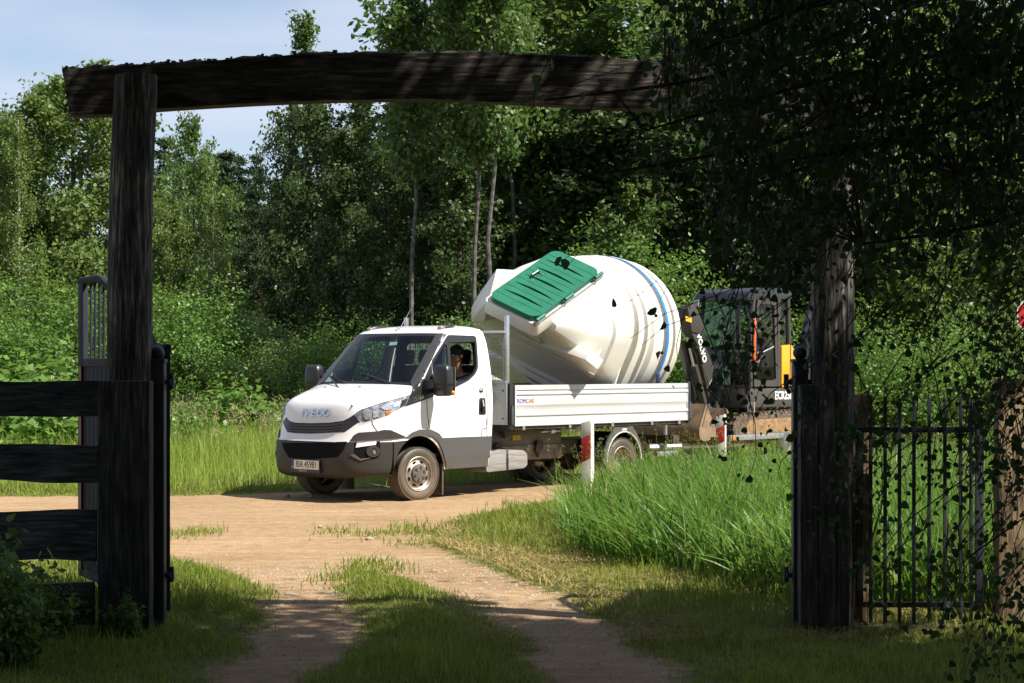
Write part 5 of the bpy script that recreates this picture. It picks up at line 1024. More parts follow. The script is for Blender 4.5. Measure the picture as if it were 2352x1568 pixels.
fb(MB().bx(fx(226), fx(345), FY - .02, FY + .12, -.2, fz(874))).build('end_post', BOXM, fence, bevel=.012)
for k, (t0, t1) in enumerate(((872, 960), (1018, 1106), (1176, 1290), (1340, 1440))):
    fb(rough_board(MB(), fx(-900), fx(228 - 4 * k), FY - .0, fz(t1), fz(t0), .035, 20 + k)).build('board', PLK, fence, angle=50)
fb(MB().bx(fx(-520), fx(-470), FY + .037, FY + .15, -.2, fz(880))).build('post', BOXM, fence, bevel=.01)
rp_ = empty('boarded_post', (fx(1898), FY, 0), 0, 'dark square boarded post in front of the right log post', 'post'); ro = Vector((fx(1898), FY, 0))
def rb_(m): m.v = [tuple(Vector(p) - ro) for p in m.v]; return m
for k, (a, b) in enumerate(((1838, 1878), (1879.5, 1920), (1921.5, 1950))): rb_(MB().bx(fx(a), fx(b), FY - .02 + .004 * k, FY + .11, -.2, fz(884 + 6 * k))).build('board', BOXM, rp_, bevel=.006)
# iron gate posts with ball tops
for i, (px, lab) in enumerate(((361, 'dark iron gate post with ball top against the left log post'), (1838, 'dark iron gate post with ball top against the right log post'))):
    x = gl(px, 900)[0]; gp = empty('iron_gate_post', (x, GY + .02, 0), 0, lab, 'gate post', 'iron gate posts')
    MB().bx(-.05, .05, -.05, .05, -.2, 1.765).build('shaft', IRON, gp, bevel=.006); MB().bx(-.056, .056, -.056, .056, 1.765, 1.79).build('cap', IRON, gp, bevel=.006)
    MB().sphere((0, 0, 1.83), .046, 20, 14).build('ball', IRON, gp)
    for z in (.35, 1.62):
        sg = 1 if i == 0 else -1
        MB().bx(-.085, .085, -.012, .03, z, z + .035).build('hinge_plate', IRON, gp, bevel=.004); MB().cyl((sg * .085, .03, z - .03), (sg * .085, .03, z + .07), .018, n=10).build('hinge_pin', IRON, gp)
# open iron gate leaves
GREYB = mat('gate_bluegrey', (.022, .030, .042), (.034, .042, .055), scale=10, rough=.8, spec=.15); GBOARD = mat('gate_board', (.026, .031, .038), (.04, .045, .05), scale=7, rough=.8, spec=.15); RUSTW = mat('gate_redboard', (.20, .055, .02), (.15, .04, .015), scale=8, rough=.6)
def leaf(name, hx, hy, ex, ey, label, red=True):
    dx, dy = ex - hx, ey - hy; L = math.hypot(dx, dy); o = empty(name, (hx, hy, 0), math.atan2(dy, dx), label, 'gate', 'open gate leaves')
    top = lambda s_: 1.86 + .54 * (0 if s_ < .12 else min(1, ((s_ - .12) / .62)) ** .8 if s_ < .74 else 1) 
    MB().bx(0, .05, -.02, .02, .12, 1.84).build('stile', GREYB, o, bevel=.004); MB().bx(L - .16, L, -.02, .02, .12, 2.40).build('stile', GREYB, o, bevel=.004)
    MB().tube([(s_ * L, 0, top(s_)) for s_ in [k / 24 for k in range(25)]], .030, 8).build('top_rail', GREYB, o)
    for z in (.12, 1.74): MB().bx(.05, L - .16, -.022, .022, z, z + .06).build('rail', GREYB, o, bevel=.004)
    n = int((L - .3) / .13)
    for k in range(n):
        x = .12 + k * .13; MB().cyl((x, 0, 1.80), (x, 0, top(x / L)), .010, n=8).build('bar', GREYB, o)
    x = .055; k = 0
    while x < L - .18:
        MB().bx(x, x + .118, -.015, .015, .18, 1.74).build('board', GBOARD, o, bevel=.003); x += .124; k += 1
    if red: MB().bx(L - .155, L - .085, 0.0205, 0.034, .18, 1.74).build('red_strip', RUSTW, o)
    MB().tube([(L + .0, 0, 1.06 + .06), (L + .035, 0, 1.06 + .04), (L + .035, 0, 1.06 - .04), (L, 0, 1.06 - .06)], .008, 6).build('ring_handle', IRON, o)
h0 = gl(378, 900); leaf('iron_gate_leaf', h0[0], GY + .10, (185 - CX) / F * 14.55, 14.55, 'open blue-grey gate leaf with arched bars behind the left log post')
h1 = gl(1818, 900); leaf('iron_gate_leaf', h1[0] + .06, GY + .10, h1[0] + .45, 13.38, 'open blue-grey gate leaf seen edge-on behind the right log post', False)
# wicket gate on the right, its posts and the sill plank
WY = 12.22; sW = F / WY; wx = lambda px: (px - CX) / sW; wz = lambda py: CH - (py - HOR) / sW
wk = empty('wicket_gate', (wx(2108), WY, 0), 0, 'black iron wicket gate with upright bars right of the gateway', 'gate'); wo = Vector((wx(2108), WY, 0))
def wb(m): m.v = [tuple(Vector(p) - wo) for p in m.v]; return m
for a, b, c, d in ((1966, 1982, 982, 1394), (2240, 2258, 982, 1394)): wb(MB().bx(wx(a), wx(b), WY - .02, WY + .02, wz(d), wz(c))).build('stile', IRON, wk, bevel=.003)
for a, b in ((980, 993), (1382, 1394)): wb(MB().bx(wx(1982), wx(2240), WY - .018, WY + .018, wz(b), wz(a))).build('rail', IRON, wk, bevel=.003)
for k, px in enumerate((1998, 2031, 2064, 2097, 2132, 2168, 2204, 2228)): wb(MB().bx(wx(px - 4), wx(px + 4), WY - .036, WY - .0185, wz(1452), wz(908 + 3 * (k % 3)))).build('bar', IRON, wk, bevel=.002)
PINE = wood_mat('pale_timber', (.22, .15, .09), (.36, .26, .16), (.46, .35, .23))
for i, (a, b, t0, Y, lab) in enumerate(((1952, 1992, 905, GY + .12, 'pale square timber post at the hinge side of the wicket gate'), (2288, 2346, 868, GY + .05, 'pale square timber post at the latch side of the wicket gate'))):
    s_ = F / Y; o = MB().bx((a - CX) / s_, (b - CX) / s_, Y - .07, Y + .07, -.2, CH - (t0 - HOR) / s_); c = Vector((((a + b) / 2 - CX) / s_, Y, 0)); o.v = [tuple(Vector(p) - c) for p in o.v]; o = o.build('timber_post', PINE, None, bevel=.008); o.location = c; tag(o, lab, 'post', 'wicket posts')
o = rough_board(MB(), wx(1885), wx(2290), -.05, .0, .055, .16, 44, .004).build('sill_plank', PLK); o.location = (0, WY - .06, .01); tag(o, 'rough plank lying on the ground under the wicket gate', 'plank')
# red and white culvert posts
RED = mat('post_red', (.50, .02, .022), rough=.5); PWH = mat('post_white', (.76, .73, .68), (.60, .55, .47), scale=7, rough=.55)
for i, (px, py, Y, lab) in enumerate(((1349, 968, 20.2, 'red and white marker post left in the tall grass by the truck wheel'), (1656, 954, 23.2, 'red and white marker post right in the tall grass before the trailer'))):
    p = at(px, py, Y); o = empty('marker_post', (p.x, p.y, 0), math.radians(-21 + 4 * i), lab, 'marker post', 'red and white marker posts'); H = p.z; a = .054
    def sec(z0, z1, m_, nm, c0=0, c1=0):       # faces are split at a slant
        MB().add([(-a, -a, z0 - c0), (a, -a, z0 + c0), (a, a, z0 + c0), (-a, a, z0 - c0), (-a, -a, z1 - c1), (a, -a, z1 + c1), (a, a, z1 + c1), (-a, a, z1 - c1)], [(0, 3, 2, 1), (4, 5, 6, 7), (0, 1, 5, 4), (1, 2, 6, 5), (2, 3, 7, 6), (3, 0, 4, 7)]).build(nm, m_, o, bevel=.004)
    sec(-.2, .72 + .06 * i, PWH, 'lower_section', 0, .025); sec(.72 + .06 * i, .98, RED, 'red_section', .025, .025); sec(.98, H, PWH, 'upper_section', .025, .015)
    MB().bx(a + .001, a + .004, -a * .98, a * .98, .0, H - .01).build('white_face', PWH, o)

sg_ = at(2384, 724, 30); o = empty('road_sign', (sg_.x, sg_.y, 0), 0, 'red octagonal road sign at the right edge of the photo', 'sign')
oc = [(.36 * math.cos(math.radians(22.5 + 45 * k)), .36 * math.sin(math.radians(22.5 + 45 * k))) for k in range(8)]
MB().prism(oc, (0, 0, sg_.z), (1, 0, 0), (0, 0, 1), (0, 1, 0), .02).build('rim', PWH, o); MB().prism([(a * .93, b * .93) for a, b in oc], (0, -.004, sg_.z), (1, 0, 0), (0, 0, 1), (0, 1, 0), .003).build('face', RED, o); MB().cyl((0, .05, -.2), (0, .05, sg_.z + .3), .03, n=10).build('pole', ALU, o)
# ------------------------------------------------------------------ trees
L_LIGHT = leaf_mat('leaf_light', (.062, .118, .024), (.165, .235, .055), .38, .5, .3); L_MID = leaf_mat('leaf_mid', (.042, .095, .020), (.125, .20, .042), .35, .45, .35); L_DARK = leaf_mat('leaf_dark', (.022, .050, .015), (.085, .135, .036), .34, .45, .35)
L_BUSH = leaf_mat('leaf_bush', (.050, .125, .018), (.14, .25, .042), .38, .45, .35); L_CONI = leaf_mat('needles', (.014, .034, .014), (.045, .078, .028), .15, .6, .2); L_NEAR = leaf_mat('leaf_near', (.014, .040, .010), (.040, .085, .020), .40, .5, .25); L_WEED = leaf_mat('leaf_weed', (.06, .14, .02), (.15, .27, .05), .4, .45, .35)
BARK = mat('bark_grey', (.10, .085, .07), (.045, .038, .03), scale=6, rough=.9, bump=.5, stretch=(3, 3, .6)); BARKD = mat('bark_dark', (.035, .03, .025), (.07, .055, .042), scale=6, rough=.9, bump=.5, stretch=(3, 3, .6)); BARKP = mat('bark_pale', (.50, .48, .44), (.10, .09, .08), scale=3, rough=.8, stretch=(1, 1, 3), contrast=(.52, .66)); BARKR = mat('bark_pine', (.24, .10, .045), (.11, .06, .035), scale=5, rough=.9, stretch=(2, 2, .6))
def cards(C, size, r, up=.6, out_from=None, aspect=.62, shape='diamond'):
    n = len(C); N = r.normal(0, 1, (n, 3)); N[:, 2] += up
    if out_from is not None:
        o = C - out_from; N += .9 * o / (np.linalg.norm(o, axis=1)[:, None] + 1e-6)
    N /= np.linalg.norm(N, axis=1)[:, None]; a = r.normal(0, 1, (n, 3)); u = np.cross(N, a); u /= np.linalg.norm(u, axis=1)[:, None] + 1e-9; v = np.cross(N, u)
    s_ = (size * r.uniform(.65, 1.25, n))[:, None]
    if shape == 'diamond':
        V = np.stack([C - u * s_, C + v * s_ * aspect - u * s_ * .15, C + u * s_, C - v * s_ * aspect - u * s_ * .15], 1).reshape(-1, 3)
        return V, np.arange(n * 4).reshape(-1, 4)
def gen_tree(name, seed, H, base, rad, kind, nleaf, ls, leafm, bark, r0=.16):
    """-> (trunk mesh, crown mesh): tapered trunk with limbs and twigs, leaves clumped round the twigs"""
    r = random.Random(seed); rn = np.random.default_rng(seed); tm = MB(); tp = []
    x = y = 0; dx, dy = r.uniform(-.02, .02), r.uniform(-.02, .02)
    for k in range(9):
        tp.append(Vector((x, y, H * k / 8 * .97))); x += dx * H / 8 + r.uniform(-.02, .02) * H / 10; y += dy * H / 8 + r.uniform(-.02, .02) * H / 10
    if name == 'pole':
        for k in range(1, 9): tp[k].x += .22 * math.sin(k * 1.1 + 1) * k / 6; tp[k].y += .18 * math.sin(k * 1.7) * k / 6
    tp[0].z = -.3
    tm.tube(tp, [r0 * (1 - .93 * k / 8) + .01 for k in range(9)], 8)
    tpt = lambda t: (lambda q: tp[min(int(q), 7)].lerp(tp[min(int(q), 7) + 1], q - min(int(q), 7)))(max(0, min(.999, t)) * 8)
    tips = []; nb = {'broad': 34, 'tall': 40, 'conifer': 62, 'weep': 36}[kind]
    for i in range(nb):
        f = (i + r.random()) / nb; t = base + (.985 - base) * f; az = i * 2.39996 + r.uniform(-.5, .5)
        if kind == 'conifer': L = rad * (1 - f) ** .85 * r.uniform(.75, 1.1) + .12; el = math.radians(18 - 34 * (1 - f) + r.uniform(-8, 8))
        elif kind == 'tall': L = rad * (.45 + .55 * math.sin(math.pi * min(1, f * .85 + .12))) * (1 - .55 * f) * r.uniform(.6, 1.15); el = math.radians(38 + 25 * f + r.uniform(-14, 14))
        elif kind == 'weep': L = rad * (.5 + .5 * math.sin(math.pi * (f * .8 + .1))) * (1 - .5 * f) * r.uniform(.6, 1.15); el = math.radians(30 + 15 * f + r.uniform(-14, 14))
        else: L = rad * (math.sin(math.pi * (f * .78 + .16)) ** .7) * r.uniform(.62, 1.12); el = math.radians(12 + 50 * f + r.uniform(-15, 15))
        p = tpt(t); d = Vector((math.cos(az) * math.cos(el), math.sin(az) * math.cos(el), math.sin(el))); bp = [p]
        for j in range(4):
            d2 = d + Vector((r.uniform(-.18, .18), r.uniform(-.18, .18), (-.10 if kind == 'weep' else -.02) * j + r.uniform(-.1, .1))); bp.append(bp[-1] + d2.normalized() * L / 4)
        rb = max(.008, r0 * .35 * (1 - .7 * t)); tm.tube(bp, [rb, rb * .75, rb * .5, rb * .35, .004], 4, False)
        ns = 5 if kind != 'conifer' else 0
        for j in range(1, 5): tips.append((bp[j], .10 + .05 * L, d))
        for j in range(ns):
            q = bp[1].lerp(bp[4], r.random()) if r.random() < .5 else bp[r.randint(2, 4)]; e = (d + Vector((r.gauss(0, .8), r.gauss(0, .8), r.gauss(.15, .5)))).normalized(); l2 = L * r.uniform(.18, .42)
            if kind == 'weep': e.z -= .6
            q2 = q + e * l2; tm.tube([q, q2], [rb * .3, .003], 3, False)
            tips.append((q.lerp(q2, .6), .07 + .10 * l2, e)); tips.append((q2, .07 + .10 * l2, e))
    T = np.array([tuple(t[0]) for t in tips]); S = np.array([t[1] for t in tips]); w_ = rn.uniform(.25, 1.6, len(T)) * (S / S.mean()) ** 1.2; k = rn.choice(len(T), nleaf, p=w_ / w_.sum())
    sg = np.array([1, 1, .75]) if kind != 'weep' else np.array([.8, .8, 1.4]); sg = sg if kind != 'conifer' else np.array([1.0, 1.0, .45])
    C = T[k] + rn.normal(0, 1, (nleaf, 3)) * S[k][:, None] * sg * 1.25
    V, Q = cards(C, ls, rn, .5, np.array([0, 0, H * .55]), .62 if kind != 'conifer' else .28)
    tr = tm.build(name + '_trunk', bark, None); cr = np_mesh(name + '_crown', V, Q, leafm); a, b = tr.data, cr.data; bpy.data.objects.remove(tr); bpy.data.objects.remove(cr); return a, b
KIND = {
 'broad1': gen_tree('broad1', 11, 10, .12, 3.1, 'broad', 21000, .085, L_LIGHT, BARK), 'broad2': gen_tree('broad2', 12, 10, .10, 2.7, 'broad', 17000, .085, L_MID, BARK),
 'tall1': gen_tree('tall1', 13, 10, .16, 1.9, 'tall', 9500, .072, L_MID, BARKP, .11), 'tall2': gen_tree('tall2', 14, 10, .22, 2.2, 'tall', 9000, .075, L_LIGHT, BARKP, .12),
 'alder1': gen_tree('alder1', 15, 10, .10, 2.4, 'broad', 14000, .075, L_DARK, BARKD, .13), 'alder2': gen_tree('alder2', 16, 10, .20, 2.2, 'tall', 11000, .075, L_DARK, BARKD, .13),
 'pole': gen_tree('pole', 23, 10, .52, 1.5, 'tall', 6500, .07, L_MID, mat('bark_pole', (.14, .135, .12), (.04, .036, .032), scale=4, rough=.85, stretch=(1, 1, 2)), .062),
 'birch': gen_tree('birch', 17, 10, .12, 1.9, 'weep', 10000, .062, L_LIGHT, BARKP, .09), 'park1': gen_tree('park1', 19, 10, .50, 3.0, 'broad', 30000, .145, L_MID, BARKD, .2), 'park2': gen_tree('park2', 20, 10, .50, 3.2, 'broad', 30000, .145, L_MID, BARKD, .2),
 'conifer': gen_tree('conifer', 18, 10, .12, 1.9, 'conifer', 14000, .10, L_CONI, BARKR, .13)}
def bush_mesh(name, seed, nleaf, ls, leafm):
    """leafy shrub about 4 m tall: many stems fanning out from the ground"""
    r = random.Random(seed); rn = np.random.default_rng(seed); tm = MB(); tips = []
    for i in range(26):
        az = i * 2.4 + r.uniform(-.4, .4); sp = r.uniform(.1, 1.0); L = r.uniform(2.2, 4.0) * (1 - .30 * sp); p = Vector((r.uniform(-.6, .6), r.uniform(-.6, .6), -.1)); P = [p]
        for j in range(5): P.append(P[-1] + Vector((math.cos(az) * sp * (.5 + .15 * j), math.sin(az) * sp * (.5 + .15 * j), 1.0 - .1 * j * sp)).normalized() * L / 5 + Vector((r.uniform(-.1, .1), r.uniform(-.1, .1), 0)))
        tm.tube(P, [.03, .025, .02, .014, .008, .003], 4, False)
        for j in range(1, 6):
            for _ in range(3): e = P[j] + Vector((r.gauss(0, .35), r.gauss(0, .35), r.gauss(.05, .25))); tips.append(e)
    T = np.array([tuple(t) for t in tips]); w_ = rn.uniform(.2, 1.8, len(T)); k = rn.choice(len(T), nleaf, p=w_ / w_.sum()); C = T[k] + rn.normal(0, .17, (nleaf, 3)); C[:, 2] = np.abs(C[:, 2]) + .02
    V, Q = cards(C, ls, rn, .5, np.array([0, 0, 1.2])); tr = tm.build(name + '_stems', BARK); cr = np_mesh(name + '_leaves', V, Q, leafm); a, b = tr.data, cr.data; bpy.data.objects.remove(tr); bpy.data.objects.remove(cr); return a, b
BUSH = [bush_mesh('bush1', 31, 17000, .046, L_BUSH), bush_mesh('bush2', 32, 16000, .048, L_BUSH), bush_mesh('bush3', 33, 16000, .045, L_MID)]
def plant_tree(kind, x, y, h, lab, cat='tree', wide=1.0, rz=0.0, name=None, group='trees of the wood edge'):
    nm = name or {'broad': 'broadleaf_tree', 'pole': 'aspen_tree', 'tall': 'aspen_tree', 'alder': 'alder_tree', 'birch': 'birch_tree', 'conif': 'pine_tree'}[kind[:5] if kind[:5] in ('broad', 'alder', 'birch', 'conif') else kind[:4]]
    o = empty(nm, (x, y, .4 * min(1, max(0, (y - 40) / 60))), rz, lab, cat, group); s_ = h / 10; o.scale = (s_ * wide, s_ * wide, s_); a, b = KIND[kind]
    link(bpy.data.objects.new('trunk', a), o); link(bpy.data.objects.new('crown', b), o); return o
def pt(kind, px, topy, Y, lab, wide=1.0, **k):
    p = at(px, topy, Y); return plant_tree(kind, p.x, Y, p.z, lab, wide=wide, rz=(px * 1.7) % 6.28, **k)
for px_, ty_, Y_, lb_ in ((1126, -260, 42.5, 'aspen with a pale bare pole trunk just left of the green hatch'), (1092, -200, 43.5, 'thin aspen with a bare trunk left of the pale pole trunk'), (948, -120, 44, 'bare-stemmed aspen above the middle of the cab roof'), (1180, -150, 47, 'thin bare-stemmed aspen behind the upper edge of the hatch')): pt('pole', px_, ty_, Y_, lb_, .8)
# left part of the wood, seen under the beam
pt('broad1', -60, 300, 60, 'leafy light green tree at the far left edge of the photo', .75)
pt('broad2', 95, 235, 64, 'fuller green tree between the airy birch and the big leafy tree', .95); pt('broad2', 20, 300, 63, 'rounded green tree behind the airy birch at the left', .95)
pt('birch', 45, 262, 57, 'airy birch with thin pale twigs left of the log post', .7)
pt('broad1', 170, 200, 60, 'big light green leafy tree just left of the log post', 1.0)
pt('broad2', 290, 345, 64, 'leafy tree mostly hidden behind the left log post', .7)
pt('conifer', 378, 308, 80, 'pointed pine just right of the left log post')
pt('broad2', 448, 300, 74, 'bright green rounded tree between the pines right of the log post', .62)
pt('conifer', 512, 338, 80, 'small pine tip right of the bright green rounded tree'); pt('conifer', 548, 350, 82, 'smaller pine tip in the low notch of the skyline')
pt('birch', 492, 440, 56, 'slender pale birch standing in front of the bright green tree', .7); pt('broad1', 400, 500, 58, 'yellowish leafy tree beside the right face of the left log post', .62)
pt('conifer', 592, 342, 66, 'dark pine at the left end of the tall dark wood', .7)
pt('alder1', 665, 260, 56, 'dark leafy alder at the left corner of the tall wood', .6); pt('tall1', 706, 30, 57, 'tall slim aspen whose top stands alone above the beam', .78)
pt('alder1', 745, 250, 54, 'dark alder below the lone aspen top', .85); pt('tall2', 835, 215, 58, 'thin open aspen with sky showing through its crown', 1.0)
pt('alder2', 790, 300, 50, 'dark alder behind the truck roof aerial', .9); pt('tall1', 925, 15, 56, 'tall aspen rising above the beam left of the leafy top', 1.05)
pt('tall1', 1010, -25, 54, 'leafy aspen top at the upper edge above the middle of the beam', 1.15); pt('alder1', 900, 330, 48, 'dense dark alder behind the cab roof', .9); pt('alder2', 985, 250, 51, 'dark alder with bare lower trunk left of the hatch', 1.1)
pt('tall2', 1085, -90, 53, 'tall aspen right of the leafy top above the beam', 1.2); pt('tall1', 1128, -160, 49, 'aspen with a pale bare trunk standing left of the green hatch', 1.1)
pt('broad2', 1190, -110, 55, 'leafy tree above the beam over the green hatch', 1.2); pt('alder2', 1060, 240, 46, 'dark alder just left of the white cellar', 1.0)
pt('alder1', 1230, 260, 50, 'dark alder directly behind the green hatch', 1.2); pt('tall2', 1310, -140, 52, 'tall bright tree above the beam before the dark hanging branches', 1.3); pt('broad2', 1420, -60, 50, 'bright green tree at the top right of the beam', 1.25)
pt('broad2', 1440, 440, 42, 'sunlit leafy tree behind the top of the white drum', 1.0); pt('alder2', 1370, 150, 47, 'dark alder behind the drum of the cellar', 1.2); pt('alder1', 1530, 120, 46, 'dark alder left of the excavator roof', 1.3)
pt('tall2', 1560, -160, 54, 'tall tree behind the dark hanging branches left of the right post', 1.3); pt('alder2', 1650, 60, 45, 'dark alder over the excavator cab', 1.2); pt('broad2', 1740, -100, 50, 'leafy tree over the excavator seen through the hanging branches', 1.3)
pt('alder1', 1820, 260, 44, 'dark tree behind the excavator cab seen beside the right post', 1.2); pt('broad1', 1930, -40, 48, 'leafy tree directly behind the right log post', 1.3); pt('broad2', 2050, 180, 43, 'sunlit leafy tree behind the wicket gate', 1.2)
pt('tall2', 2130, -120, 50, 'tall aspen above the wicket gate', 1.3); pt('broad1', 2230, 120, 45, 'light green tree above the latch post of the wicket', 1.3); pt('alder2', 2330, 20, 47, 'dark tree at the right edge of the photo', 1.3); pt('broad2', 2440, 60, 49, 'leafy tree beyond the right edge of the photo', 1.3); pt('broad1', 2560, 40, 52, 'farther leafy tree beyond the right edge of the photo', 1.3)
WHERE = ('behind the dark pine', 'left of the lone aspen top', 'below the lone aspen', 'between the two tallest aspens', 'left of the leafy aspen top', 'above the cab roof', 'over the left end of the cellar', 'over the middle of the green hatch', 'above the white drum', 'over the tail of the truck', 'above the excavator boom', 'over the excavator roof', 'left of the right log post', 'right of the right log post', 'above the middle of the wicket gate', 'near the right edge of the view')
for i, (px, ty, Y) in enumerate(((640, 420, 72), (700, 350, 68), (770, 330, 66), (860, 330, 68), (950, 340, 64), (1040, 300, 66), (1140, 300, 62), (1260, 280, 64), (1380, 280, 60), (1500, 250, 62), (1630, 240, 58), (1760, 200, 60), (1880, 230, 56), (2010, 220, 58), (2160, 210, 56), (2300, 200, 58))):
    pt(('alder1', 'conifer', 'alder2', 'alder1')[i % 4], px, ty, Y, 'dark tree deep in the wood, ' + WHERE[i], .7 if i < 3 else 1.2, name='wood_tree', group='dark trees deep in the wood')
# far wood: one mass of foliage behind everything
rn = np.random.default_rng(77); n = 60000; ang = rn.uniform(-.42, .42, n); R = rn.uniform(88, 104, n); ztop = 9.0 + 1.6 * np.sin(ang * 31) + 1.1 * np.sin(ang * 73 + 1) + 2.2 * np.clip(ang * 6, 0, 1); C = np.column_stack([np.sin(ang) * R, np.cos(ang) * R, rn.uniform(0, 1, n) ** .8 * ztop])
V, Q = cards(C, .30, rn, .5); tag(np_mesh('far_wood', V, Q, L_MID), 'far wood closing the view behind the nearer trees', 'wood', kind='stuff')
# shrubs along the foot of the wood
def shrub(i, px, basey, topy, Y, lab, wide=1.0, name='shrub'):
    p = at(px, topy, Y); o = empty(name, (p.x, Y, .4 * min(1, max(0, (Y - 40) / 60))), px * .7, lab, 'shrub', 'shrubs below the trees'); h = p.z / 4.0; o.scale = (h * wide, h * wide, h); a, b = BUSH[i]
    link(bpy.data.objects.new('stems', a), o); link(bpy.data.objects.new('leaves', b), o); return o
shrub(0, -20, 900, 640, 50, 'leafy shrub at the left edge behind the plank fence', 1.2); shrub(1, 90, 900, 610, 52, 'bright green shrub above the plank fence', 1.2); shrub(0, 200, 900, 640, 51, 'bright green shrub left of the log post above the gate leaf', 1.1)
shrub(2, 300, 900, 620, 52, 'shrub behind the left log post', 1.2); shrub(0, 390, 900, 640, 50, 'bright green shrub right of the left log post', 1.15); shrub(1, 470, 900, 655, 50, 'rounded bright green shrub left of the truck at the wood edge', 1.1); shrub(0, 545, 900, 650, 51, 'tall bright green shrub behind the small field bush', 1.1)
shrub(2, 610, 900, 700, 48, 'darker shrub left of the cab mirror', 1.1); shrub(2, 690, 900, 690, 47, 'darker shrub behind the far cab mirror', 1.1); shrub(1, 760, 900, 720, 46, 'shrub behind the windscreen top', 1.0); shrub(2, 850, 900, 690, 46, 'shrub behind the cab roof', 1.1)
shrub(2, 950, 900, 670, 45, 'shrub behind the cab and the head board', 1.1); shrub(2, 1050, 900, 680, 44, 'shrub left of the white cellar front', 1.0); shrub(1, 1380, 900, 520, 40, 'sunlit shrub peeping over the white drum', 1.0); shrub(1, 1480, 900, 560, 39, 'sunlit shrub behind the right of the white drum', 1.0)
shrub(2, 1600, 900, 640, 42, 'shrub behind the excavator boom', 1.1); shrub(1, 1850, 900, 690, 40, 'sunlit shrub behind the excavator rear', 1.0); shrub(1, 2010, 920, 700, 36, 'sunlit shrub behind the hinge post of the wicket', 1.0); shrub(0, 2110, 920, 690, 35, 'bright sunlit shrub above the wicket bars', 1.0); shrub(1, 2240, 920, 720, 36, 'sunlit shrub behind the latch post of the wicket', 1.1); shrub(0, 2380, 920, 700, 37, 'sunlit shrub at the right edge behind the branches', 1.1)
# young light green saplings in the meadow
YB = bush_mesh('sapling1', 41, 2800, .14, L_WEED)
for px, ty, Y, lab, w_ in ((100, 775, 33, 'pale green big-leaved bush seen over the plank fence', 1.3), (30, 820, 31, 'low pale green bush at the left edge behind the plank fence', 1.3), (540, 838, 38, 'small leafy bush in the meadow left of the truck', 1.0), (465, 930, 35, 'low leafy plant left of the small meadow bush', .9), (600, 905, 40, 'low leafy plant right of the small meadow bush', .9), (400, 905, 34, 'low leafy plant beside the iron gate post', .7)):
    p = at(px, ty, Y); o = empty('meadow_bush', (p.x, Y, 0), px * .5, lab, 'bush', 'meadow bushes'); h = p.z / 4; o.scale = (h * w_ * 1.3, h * w_ * 1.3, h); link(bpy.data.objects.new('stems', YB[0]), o); link(bpy.data.objects.new('leaves', YB[1]), o)

# ------------------------------------------------------------------ the tree whose branches hang across the right of the view
near = empty('overhanging_tree', (3.75, 8.3, 0), 0, 'dark broad-leaved tree whose hanging branches cover the right of the view', 'tree'); no_ = Vector((3.75, 8.3, 0))
r = random.Random(4); rn = np.random.default_rng(44)
DENS = [  # outline in photo pixels, twigs per 100x100 px, depth range
 ([(1500, -60), (1520, 150), (1600, 290), (1640, 420), (1720, 560), (1780, 640), (1890, 560), (2420, 500), (2420, -60)], 14.5, (6.9, 9.0)),
 ([(1560, 260), (1430, 330), (1370, 420), (1440, 450), (1580, 520), (1720, 560), (1640, 420)], 2.2, (7.2, 8.6)),
 ([(1180, 170), (1240, 260), (1420, 300), (1560, 260), (1510, 150), (1420, 190), (1300, 200)], .8, (7.2, 8.4)),
 ([(1610, 620), (1560, 700), (1610, 760), (1640, 900), (1720, 930), (1790, 900), (1800, 640)], 3.6, (7.2, 8.8)),
 ([(1640, 900), (1690, 1010), (1750, 1120), (1820, 1160), (1850, 900)], 1.3, (7.4, 8.8)),
 ([(1860, 560), (1820, 900), (1840, 1200), (1960, 1250), (1980, 560)], 1.8, (7.0, 9.2)),
 ([(1970, 500), (1960, 900), (1980, 1350), (2420, 1450), (2420, 500)], 3.4, (6.9, 9.4)),
 ([(2230, 700), (2220, 1500), (2420, 1560), (2420, 700)], 4.5, (6.9, 9.4))]
def inpoly(p, L):
    c = False
    for i in range(len(L)):
        a, b = L[i], L[i - 1]
        if (a[1] > p[1]) != (b[1] > p[1]) and p[0] < (b[0] - a[0]) * (p[1] - a[1]) / (b[1] - a[1]) + a[0]: c = not c
    return c
starts = []
for poly, dn, (y0, y1) in DENS:
    xs, ys_ = [p[0] for p in poly], [p[1] for p in poly]; A = (max(xs) - min(xs)) * (max(ys_) - min(ys_)) / 1e4
    for _ in range(int(A * dn)):
        q = (r.uniform(min(xs), max(xs)), r.uniform(min(ys_), max(ys_)))
        if inpoly(q, poly): starts.append(at(q[0], q[1], r.uniform(y0, y1)) - no_)
for q in ((1240, 195), (1228, 235), (1345, 562), (1312, 588), (1496, 655), (1520, 652), (1500, 742), (1500, 770)): starts.append(at(q[0], q[1], 7.9) - no_)
NS = 8
tm = MB(); twigs = MB(); LV = []; LQ = []; nl = 0
trunk_pts = [Vector((0, 0, -.3)), Vector((.05, .02, 1.0)), Vector((.02, .1, 2.2)), Vector((.1, .05, 3.4)), Vector((.2, .1, 5.0)), Vector((.3, 0, 7.0))]
tm.tube(catm([tuple(p) for p in trunk_pts], 4), [.17 - .0065 * i for i in range(21)], 10); tm.build('trunk', BARKD, near, angle=60)
limb_ends = [(1480, 300, 7.6), (1380, 400, 8.0), (1600, 120, 7.4), (1720, 380, 7.7), (1980, 560, 7.5), (1900, 250, 7.3), (1250, 230, 7.9), (1570, 480, 8.2), (1800, 30, 7.6), (2200, 400, 7.4)]
bm_ = MB(); segs = []
